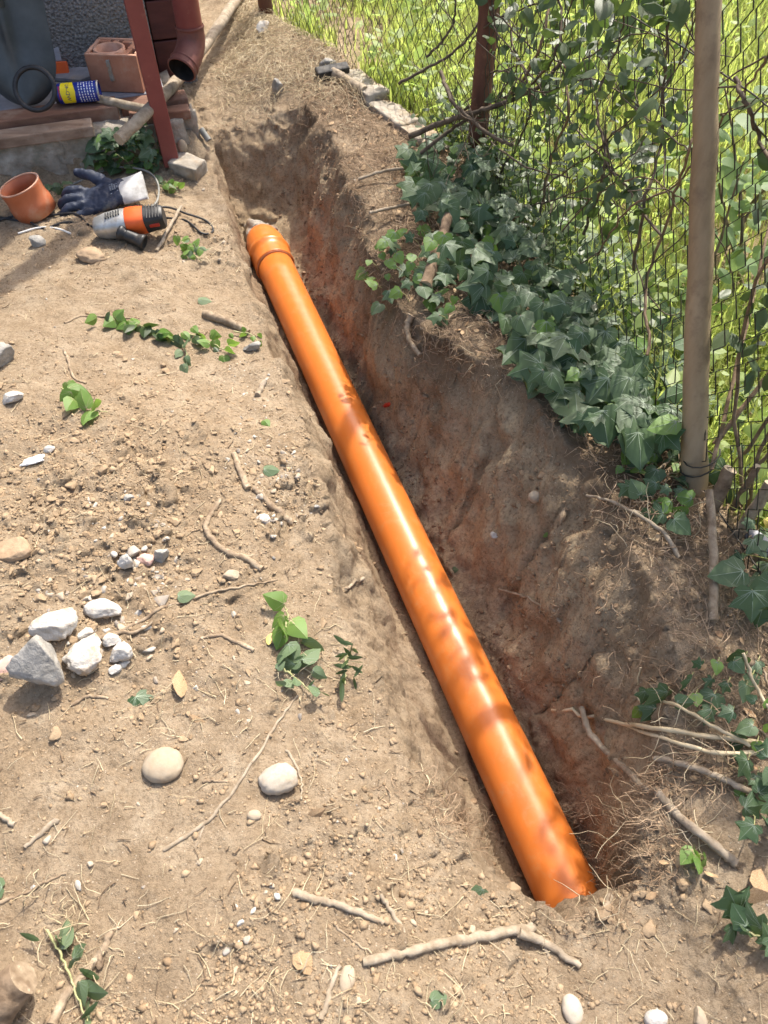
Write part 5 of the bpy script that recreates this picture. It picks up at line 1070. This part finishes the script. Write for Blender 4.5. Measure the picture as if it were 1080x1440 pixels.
for k, (pts, r0, r1) in enumerate((
    ([(575, 205), (640, 165), (690, 150), (730, 120), (760, 60), (775, -20)], 0.009, 0.005), ([(590, 190), (660, 150), (720, 135), (770, 95), (790, 30), (770, -30)], 0.007, 0.004),
    ([(620, 105), (650, 160), (690, 200), (740, 235), (800, 250)], 0.007, 0.003), ([(700, 250), (735, 190), (745, 130), (720, 60), (715, -20)], 0.006, 0.003),
    ([(760, 300), (775, 220), (800, 150), (790, 60), (810, -20)], 0.006, 0.003), ([(820, 330), (850, 240), (840, 150), (870, 60), (880, -20)], 0.006, 0.003),
    ([(890, 380), (905, 290), (930, 200), (935, 90), (950, -20)], 0.006, 0.003), ([(930, 330), (870, 250), (800, 170), (740, 100), (690, 30)], 0.005, 0.003),
    ([(912, 500), (910, 400), (940, 300), (970, 210), (985, 150)], 0.006, 0.004), ([(700, 330), (770, 260), (850, 200), (930, 120), (980, 60)], 0.004, 0.002),
    ([(690, 300), (745, 290), (830, 260), (900, 210), (960, 190)], 0.004, 0.002), ([(645, 90), (680, 40), (740, 10), (820, -10)], 0.004, 0.003),
    ([(840, 360), (880, 300), (960, 250), (1030, 150), (1080, 80)], 0.004, 0.003), ([(1035, 110), (1050, 150), (1070, 200), (1100, 250)], 0.006, 0.005),
    ([(700, 20), (740, 60), (800, 90), (860, 60), (930, 40)], 0.004, 0.002), ([(730, 330), (700, 240), (700, 150), (740, 60), (730, -20)], 0.004, 0.002),
    ([(780, 340), (830, 280), (900, 250), (960, 280)], 0.004, 0.002), ([(650, 150), (700, 100), (760, 130), (830, 110), (900, 150)], 0.004, 0.002))):
    VS.append(vine_stem(pts, r0 * 0.62, r1 * 0.62, k))
for k in range(110):
    P = rnd.choice(VS); p = rnd.choice(P); d = (rvec(1) + Vector((0, 0, 0.3))).normalized(); d = (d - FN * d.dot(FN) * 0.6).normalized(); L = rnd.uniform(0.08, 0.26)
    mb = MB(); mb.tube(spline([p, p + d * L * 0.5 + rvec(0.015), p + d * L + rvec(0.03)], 4, 0.002, k), list(np.linspace(0.0018, 0.0008, 9)), 5); part('twig', mb, M['twig_dark'], cl_)
CP = [(690, -60), (960, -60), (965, 120), (930, 260), (900, 330), (830, 300), (760, 240), (700, 190), (680, 90)]
lv = sample_poly(CP, 230, 9)
for (x, y) in lv:
    p = fpt(x, y, rnd.uniform(-0.10, 0.08)); put_leaf(rnd.choice(vine_meshes + lance_meshes), cl_, p, (Vector((0, -0.2, 0.7)) + rvec(0.7)).normalized(), Vector((0, 0, -0.6)) + rvec(0.8), rnd.uniform(0.028, 0.05))
def leaf_cloud(name, pts, tips, nrms, sizes, mat, tint, shape=OVAL, fold=0.3):
    """many small folded leaves in one mesh"""
    n = len(pts); O = np.array([(0, 0, 0)] + [(x, y, -fold * x) for x, y in shape[:-1]] + [(0, 1, -0.1)] + [(-x, y, -fold * x) for x, y in reversed(shape[:-1])]); k = len(O)
    z = nrms / np.linalg.norm(nrms, axis=1, keepdims=True); y = tips - z * np.sum(tips * z, 1, keepdims=True); y /= np.linalg.norm(y, axis=1, keepdims=True) + 1e-9; x = np.cross(y, z)
    V = pts[:, None, :] + sizes[:, None, None] * (O[None, :, 0:1] * x[:, None] + O[None, :, 1:2] * y[:, None] + O[None, :, 2:3] * z[:, None])
    h = (k - 2) // 2; f = []
    for i in range(h): f.append((i, i + 1, k - 1 - i) if i == 0 else (i, i + 1, k - i))
    tri = []
    for i in range(1, k - 1): tri.append((0, i, i + 1))
    tri = np.array(tri); F = (tri[None] + (np.arange(n) * k)[:, None, None]).reshape(-1, 3)
    return np_mesh(name, V.reshape(-1, 3), F, mat, np.repeat(tint, k))
kx = [(x, y) for (x, y) in sample_poly(CP, 640, 0.6)]; fp = np.array([fpt(x, y, rnd.gauss(-0.02, 0.09))[:] for x, y in kx]); n = len(fp)
stuff('foliage', leaf_cloud('foliage', fp - np.array(cl_.location[:]), rng.normal(size=(n, 3)) + np.array([0, 0, -0.5]), np.array([0, -0.2, 0.7]) + rng.normal(0, 0.7, (n, 3)), rng.uniform(0.014, 0.034, n), M['vine_leaf'], np.clip(rng.normal(0.4, 0.3, n), 0, 1)), None, None, cl_)
nb = thing('climbing_shrub', 'leafy climber on the fence beyond the right edge, shading the bank', 'climber', P1.lerp(P0, 0.2))
for k in range(4):
    p0 = P1.lerp(P0, rnd.uniform(-0.05, 0.06)) + Vector((0.09, 0, 0)); mb = MB(); P = spline([p0, p0 + Vector((rnd.uniform(-.1, .1), rnd.uniform(-.1, .2), 0.4)), p0 + Vector((rnd.uniform(-.15, .15), rnd.uniform(-.2, .3), 0.95))], 6, 0.006, k)
    mb.tube(P, list(np.linspace(0.0045, 0.002, len(P))), 7); part('stem', mb, M['bark_brown'], nb)
n = 520; f_ = rng.uniform(-0.12, 0.05, n); z_ = rng.uniform(0.34, 0.95, n); q = np.array(P1[:])[None] * (1 - f_[:, None]) + np.array(P0[:])[None] * f_[:, None]; q[:, 2] = z_; q += rng.normal(0, 0.05, (n, 3)) + np.array([0.10, 0, 0])
stuff('foliage', leaf_cloud('foliage', q - np.array(nb.location[:]), rng.normal(size=(n, 3)) + np.array([0, 0, -0.5]), np.array([0, -0.2, 0.7]) + rng.normal(0, 0.6, (n, 3)), rng.uniform(0.025, 0.055, n), M['vine_leaf'], rng.random(n)), None, None, nb)
pl = thing('pale_shrub', 'pale leaved shrub in the meadow behind the top of the stake', 'shrub', Vector((1.0, 1.9, 0)))
for k in range(8):
    p0 = Vector((1.0 + rnd.uniform(-.2, .3), 1.9 + rnd.uniform(-.2, .3), -0.02)); p1 = p0 + Vector((rnd.uniform(-.35, .25), rnd.uniform(-.4, .2), rnd.uniform(0.35, 0.6)))
    mb = MB(); P = spline([p0, p0.lerp(p1, 0.5) + rvec(0.03), p1], 6, 0.004, k); mb.tube(P, list(np.linspace(0.006, 0.002, len(P))), 7); part('stem', mb, M['bark_brown'], pl)
    for q in range(22):
        p = P[rnd.randrange(3, len(P))] + rvec(0.045); put_leaf(rnd.choice(pale_meshes), pl, p, (Vector((0, -0.2, 0.8)) + rvec(0.5)).normalized(), rvec(1) + Vector((0, 0, -0.3)), rnd.uniform(0.032, 0.055))

# ------------------------------------------------------------------ meadow
def scatter_meadow(n, x0=0.0, x1=3.6, y0=-0.4, y1=6.5):
    y = y0 + (y1 - y0) * rng.random(n) ** 0.9; x = fence_x(y) + 0.03 + (x1 - x0) * rng.random(n) ** 1.4
    keep = (gfield(G_LAWN, x, y) > rng.random(n) * 0.75); return x[keep], y[keep]
x, y = scatter_meadow(70000); n = len(x)
cl2 = fbm2(x, y, 0.35, 3, 55); h = rng.uniform(0.05, 0.15, n) * (1 + 0.7 * cl2); ang = rng.uniform(0, 2 * np.pi, n); lean = rng.uniform(0.15, 0.9, n) * h
base = np.stack([x, y, gz(x, y) - 0.005], 1); dirv = np.stack([np.cos(ang), np.sin(ang), np.zeros(n)], 1); sidev = np.stack([-np.sin(ang), np.cos(ang), np.zeros(n)], 1)
wd = rng.uniform(0.0016, 0.0042, n)[:, None]
V = np.stack([base - sidev * wd, base + sidev * wd, base + dirv * lean[:, None] * 0.3 + np.array([0, 0, 1]) * h[:, None] * 0.6 + sidev * wd * 0.8, base + dirv * lean[:, None] * 0.3 + np.array([0, 0, 1]) * h[:, None] * 0.6 - sidev * wd * 0.8, base + dirv * lean[:, None] + np.array([0, 0, 1]) * h[:, None] * 0.95], 1)
F = np.array([(0, 1, 2), (0, 2, 3), (3, 2, 4)]); F = (F[None] + (np.arange(n) * 5)[:, None, None]).reshape(-1, 3)
stuff('meadow_grass', np_mesh('meadow_grass', V.reshape(-1, 3), F, M['grass'], np.repeat(np.clip(0.5 + 0.45 * cl2 + rng.normal(0, 0.25, n), 0, 1), 5)), 'bright green meadow grass behind the wire fence', 'grass')
x, y = scatter_meadow(15000); k = fbm2(x, y, 0.45, 3, 66) > -0.12; x, y = x[k], y[k]; n = len(x)
pts = np.stack([x, y, gz(x, y) + rng.uniform(0.02, 0.17, n)], 1)
stuff('meadow_weeds', leaf_cloud('meadow_weeds', pts, rng.normal(size=(n, 3)), np.array([0, -0.1, 0.8]) + rng.normal(0, 0.45, (n, 3)), rng.uniform(0.022, 0.062, n), M['weed'], np.clip(rng.normal(0.5, 0.3, n), 0, 1)), 'broad leaved weeds growing through the meadow grass', 'weeds')
# small undergrowth leaves and dry litter along the fence foot
NU_ = 1300; u_ = rng.random(NU_); fy_ = 1.5 + 1.15 * u_; fx_ = fence_x(fy_) + rng.normal(0.03, 0.06, NU_)
pts = np.stack([fx_, fy_, gz(fx_, fy_) + rng.uniform(0.0, 0.16, NU_)], 1)
stuff('undergrowth', leaf_cloud('undergrowth', pts, rng.normal(size=(NU_, 3)), np.array([0, -0.2, 0.8]) + rng.normal(0, 0.5, (NU_, 3)), rng.uniform(0.014, 0.036, NU_), M['vine_leaf'], np.clip(rng.normal(0.5, 0.3, NU_), 0, 1)), 'small leafy undergrowth along the foot of the wire fence', 'undergrowth')

# ------------------------------------------------------------------ loose stuff on the earth
def shards_np(pos, size, base, mat, name, flat=0.7, tint=None, variants=10, jitter=0.40):
    v, f = base; n = len(pos); var = [v * (1 + rng.normal(0, jitter, (len(v), 1))) for _ in range(variants)] if jitter > 0 else []
    for q in range(0 if jitter > 0 else variants):      # broken lumps: cut by planes, then pitted
        w = v.copy()
        for _ in range(8):
            nn = rng.normal(size=3); nn /= np.linalg.norm(nn); h = w @ nn; w = w - np.outer(np.maximum(h - rng.uniform(0.3, 0.7), 0), nn) * 0.97
        var.append(w * (1 + 0.22 * vn3(w * 2.2 + q * 5, q) + 0.14 * vn3(w * 5 + q, q + 40))[:, None])
    VV = np.array(var)[rng.integers(0, variants, n)]
    sc = size[:, None] * np.stack([rng.uniform(0.75, 1.25, n), rng.uniform(0.75, 1.25, n), rng.uniform(0.6, 1.0, n) * flat], 1)
    VV = VV * sc[:, None, :]; a = rng.uniform(0, 2 * np.pi, n); c, s_ = np.cos(a), np.sin(a)
    tl_ = rng.normal(0, 0.4, n)
    X = VV[:, :, 0] * c[:, None] - VV[:, :, 1] * s_[:, None]; Y = VV[:, :, 0] * s_[:, None] + VV[:, :, 1] * c[:, None]; Z = VV[:, :, 2] + X * np.sin(tl_)[:, None] * 0.4
    P = np.stack([X, Y, Z], -1) + pos[:, None, :]
    F = (f[None] + (np.arange(n) * len(v))[:, None, None]).reshape(-1, 3)
    t = np.repeat(tint if tint is not None else rng.random(n), len(v)); return np_mesh(name, P.reshape(-1, 3), F, mat, t)
def scatter_ground(n, dens, x0=-1.7, x1=0.75, y0=0.05, y1=3.6, near=1.6):
    xs, ys = [], []
    while sum(map(len, xs)) < n:  # nothing loose lies on the steep faces
        y = y0 + (y1 - y0) * rng.random(n * 2) ** near; hw = 0.10 + 0.55 * (0.75 + y * 0.62); x = rng.uniform(np.maximum(x0, -hw), np.minimum(x1, hw))
        ok = (rng.random(len(x)) < dens(x, y)) & (gfield(GS, x, y) < 0.75); u, w_ = house_uw(x, y); ok &= ~((u > -0.02) & (w_ > -0.02)); xs.append(x[ok]); ys.append(y[ok])
    return np.concatenate(xs)[:n], np.concatenate(ys)[:n]
INV = lambda x, y: gfield(G_CRUMB, x, y)
x, y = scatter_ground(24000, lambda x, y: np.clip(INV(x, y) ** 1.5 * 1.2 + 0.05, 0, 1) * (fence_x(y) + 0.1 > x)); n = len(x)
sz = 0.0010 + 0.0022 * rng.random(n) ** 3 + 0.0045 * rng.random(n) ** 16
pos = np.stack([x, y, gz(x, y) + sz * 0.1], 1); stuff('soil_crumbs', shards_np(pos, sz, ICO1, M['clod'], 'soil_crumbs', 0.8, np.clip(rng.normal(0.55, 0.25, n), 0, 1)), 'crumbled dry soil scattered over the bank', 'soil crumbs')
# lumps sticking to the cut faces
wx, wy = rng.uniform(-0.75, 0.6, 60000), rng.uniform(0.35, 3.0, 60000); k = (gfield(GS, wx, wy) > 0.6) & (gfield(G_CUT, wx, wy) > 0.3) & (vn2(wx * 9, wy * 9, 5) > -0.1) & (np.abs(sq(wx, wy)[1]) > 0.07); wx, wy = wx[k][:3600], wy[k][:3600]; n = len(wx)
sz = 0.0015 + 0.0075 * rng.random(n) ** 4; j_ = np.clip(np.searchsorted(gy, wy) - 1, 0, ny - 2); i_ = np.clip(np.searchsorted(gx, wx) - 1, 0, nx - 2); pos = G3.reshape(ny, nx, 3)[j_, i_]
wall_mat = simple('damp_soil_lump', (0.15, 0.092, 0.052), (0.33, 0.23, 0.14), 40, 0.95, 0.6, 200, 0.002)
stuff('wall_lumps', shards_np(pos, sz, ICO2, wall_mat, 'wall_lumps', 0.9, jitter=-1, variants=20), 'soil lumps sticking to the cut trench walls', 'soil lumps')
hx_, hy_ = rng.normal(-0.62, 0.24, 1500), rng.normal(1.06, 0.26, 1500); hx_[:150] = rng.normal(0.36, 0.085, 150); hy_[:150] = rng.normal(0.335, 0.035, 150); sz = 0.0035 + 0.010 * rng.random(1500) ** 4
stuff('soil_clods', shards_np(np.stack([hx_, hy_, gz(hx_, hy_) + sz * 0.05], 1), sz, ICO3, M['clod'], 'soil_clods', 0.8, np.clip(rng.normal(0.55, 0.12, 1500), 0, 1), jitter=-1, variants=30), 'lumpy clods of the spoil heap on the left bank', 'soil clods')
GR1 = [(320, 480), (370, 500), (395, 580), (420, 660), (440, 730), (380, 760), (340, 700), (325, 600)]; GR2 = [(110, 700), (190, 690), (260, 760), (280, 840), (200, 830), (140, 760)]; GR3 = [(220, 860), (330, 900), (360, 1040), (290, 1060), (250, 980)]
gp = []
HEAP = [(25, 780), (240, 770), (215, 950), (110, 980), (60, 860)]
for P, n_ in ((HEAP, 120), (GR1, 330), (GR2, 200), (GR3, 70)):
    for (a, b) in sample_poly(P, n_, 0.5): gp.append(at(a, b)[:])
x, y = scatter_ground(380, lambda x, y: np.clip(INV(x, y) * 0.6 + 0.12, 0, 1) * (fence_x(y) > x)); gp += np.stack([x, y, gz(x, y)], 1).tolist()
gp = np.array(gp); n = len(gp); sz = np.where((np.arange(n) < 120) & (rng.random(n) < 0.4), rng.uniform(0.003, 0.010, n), 0) + 0.0016 + 0.0075 * rng.random(n) ** 3.6; gp[:, 2] += sz * 0.05
stuff('small_gravel', shards_np(gp, sz, ICO2, M['gravel'], 'small_gravel', 0.75, jitter=-1, variants=24), 'small pale gravel mixed into the dry earth', 'gravel')
# dry straw, thread roots
def litter(name, n, dens, length, rad, mat, label, cat, near=1.5, curl=0.25, K=4, lift=0.003, **kw):
    x, y = scatter_ground(n, dens, near=near, **kw); a = rng.uniform(0, 2 * np.pi, n); L = length[0] + (length[1] - length[0]) * rng.random(n) ** 2.2; P = np.zeros((n, K, 3)); px_, py_ = x.copy(), y.copy()
    for k in range(K):
        P[:, k, 0], P[:, k, 1] = px_, py_; P[:, k, 2] = gz(px_, py_) + lift * rng.uniform(0.3, 1.8, n)
        a = a + rng.normal(0, curl, n); px_ = px_ + np.cos(a) * L / (K - 1); py_ = py_ + np.sin(a) * L / (K - 1)
    r = rng.uniform(rad[0], rad[1], n)[:, None] * np.linspace(1, 0.5, K)[None]; V, F = tubes_np(P, r, 3)
    return stuff(name, np_mesh(name, V, F, mat), label, cat)
litter('straw_litter', 1400, lambda x, y: np.clip(0.25 + INV(x, y) * 0.4, 0, 1) * (fence_x(y) + 0.03 > x), (0.01, 0.06), (0.0004, 0.0010), M['straw'], 'dry straw and root bits lying on the earth', 'straw')
litter('dark_litter', 1100, lambda x, y: np.clip(0.25 + INV(x, y) * 0.6, 0, 1) * (fence_x(y) + 0.03 > x), (0.006, 0.03), (0.0006, 0.0016), M['bark_brown'], 'dark broken twig bits scattered on the earth', 'twig bits', K=3)
litter('dry_grass', 1500, lambda x, y: sstep(2.75, 3.1, y) * (fence_x(y) > x) * (x > -0.62), (0.04, 0.14), (0.0006, 0.0012), M['straw'], 'dry yellow grass on the path beyond the trench', 'dry grass', near=0.6, lift=0.018, y0=2.3, y1=5.5)
litter('bark_litter', 2200, lambda x, y: np.clip(sstep(-0.02, 0.03, sq(x, y)[1] - np.interp(sq(x, y)[0], RS[:, 0], RS[:, 1])), 0, 1) * (fence_x(y) + 0.1 > x) * (sq(x, y)[0] > -0.05), (0.02, 0.11), (0.0006, 0.0016), M['root'], 'brown twig litter under the ivy on the right bank', 'twig litter', lift=0.012, K=5, curl=0.4, x0=-0.3)
x, y = scatter_ground(420, lambda x, y: np.clip(sstep(-0.02, 0.03, sq(x, y)[1] - np.interp(sq(x, y)[0], RS[:, 0], RS[:, 1])), 0, 1) * (fence_x(y) + 0.1 > x) * (sq(x, y)[0] > -0.15), x0=-0.3); n = len(x)
stuff('dead_leaf_litter', leaf_cloud('dead_leaf_litter', np.stack([x, y, gz(x, y) + rng.uniform(0.004, 0.014, n)], 1), rng.normal(size=(n, 3)), np.array([0, -0.1, 0.9]) + rng.normal(0, 0.35, (n, 3)), rng.uniform(0.008, 0.026, n), M['dead_leaf'], rng.random(n)), 'small dead leaves lying under the ivy on the right bank', 'leaf litter')
def root_tufts(name, spots, label, rmat, thick=(0.0005, 0.0013)):
    PP, RR = [], []; K = 7
    for (px_, py_, spread, n_, L) in spots:
        for k in range(n_):
            g = at(px_ + rnd.gauss(0, spread), py_ + rnd.gauss(0, spread * 0.7)); N = gnormal(g.x, g.y); d = (N * 0.8 + rvec(0.9) + Vector((0, 0, -0.1))).normalized(); p = g - d * 0.004; l = L * rnd.uniform(0.3, 1.2) / K; row = []
            for q in range(K):
                row.append(p[:]); p = p + d * l; d = (d + rvec(0.42) + Vector((0, 0, -0.14))).normalized()
                zz = float(gz(p.x, p.y))
                if p.z < zz: p = p + N * min(0.012, (zz - p.z) * 0.8)
            PP.append(row); RR.append(np.linspace(1, 0.4, K) * rnd.uniform(*thick))
    V, F = tubes_np(np.array(PP), np.array(RR), 3); return stuff(name, np_mesh(name, V, F, rmat), label, 'fine roots')
root_tufts('fine_roots', [(900, 1160, 26, 190, 0.075), (860, 1230, 22, 120, 0.06), (930, 1210, 24, 110, 0.07), (930, 1110, 26, 110, 0.08), (800, 1262, 22, 60, 0.05), (850, 1290, 26, 60, 0.06), (640, 1160, 22, 70, 0.07), (600, 1120, 20, 40, 0.06),
                          (560, 1110, 25, 30, 0.05), (680, 1180, 16, 40, 0.06), (840, 640, 22, 60, 0.06), (780, 590, 22, 60, 0.06), (880, 720, 28, 80, 0.07), (920, 790, 30, 70, 0.07), (690, 530, 26, 70, 0.06), (630, 490, 26, 80, 0.06), (590, 470, 20, 60, 0.06),
                          (560, 430, 20, 40, 0.06), (530, 340, 22, 60, 0.07), (500, 270, 24, 70, 0.07), (470, 220, 24, 60, 0.06), (420, 185, 26, 70, 0.05), (350, 185, 26, 60, 0.05), (320, 190, 14, 30, 0.05), (560, 300, 34, 170, 0.09), (540, 250, 30, 130, 0.08), (500, 200, 30, 90, 0.07), (520, 380, 24, 70, 0.07), (600, 340, 30, 90, 0.09), (620, 280, 26, 60, 0.08), (660, 450, 34, 80, 0.08), (740, 500, 30, 60, 0.07), (450, 160, 24, 50, 0.05), (560, 370, 28, 50, 0.08), (770, 860, 16, 40, 0.05), (960, 960, 35, 60, 0.08), (1000, 1080, 35, 70, 0.09), (310, 260, 10, 20, 0.04), (430, 420, 20, 20, 0.04), (690, 640, 40, 40, 0.045), (480, 440, 16, 30, 0.05), (440, 300, 18, 40, 0.06), (460, 340, 14, 30, 0.05), (850, 820, 40, 60, 0.05), (760, 960, 40, 40, 0.05), (820, 1130, 20, 60, 0.06), (900, 930, 40, 60, 0.06), (980, 850, 30, 60, 0.07), (1010, 980, 40, 60, 0.08)],
           'tangled fine roots hanging from the cut trench rims', M['root'])
root_tufts('pale_rootlets', [(900, 1180, 40, 26, 0.12), (830, 1240, 18, 10, 0.08), (640, 1150, 26, 16, 0.10), (560, 300, 45, 22, 0.14), (700, 470, 50, 22, 0.12), (900, 740, 45, 20, 0.12), (990, 1040, 45, 30, 0.14), (460, 230, 40, 16, 0.10), (860, 1300, 40, 20, 0.10), (90, 1270, 40, 40, 0.09), (100, 1340, 40, 30, 0.09), (540, 1400, 60, 22, 0.09), (430, 1350, 30, 12, 0.08), (300, 1000, 40, 16, 0.08), (420, 950, 25, 20, 0.08)],
           'pale dry rootlets curling out of the earth', M['straw'], (0.0007, 0.0014))
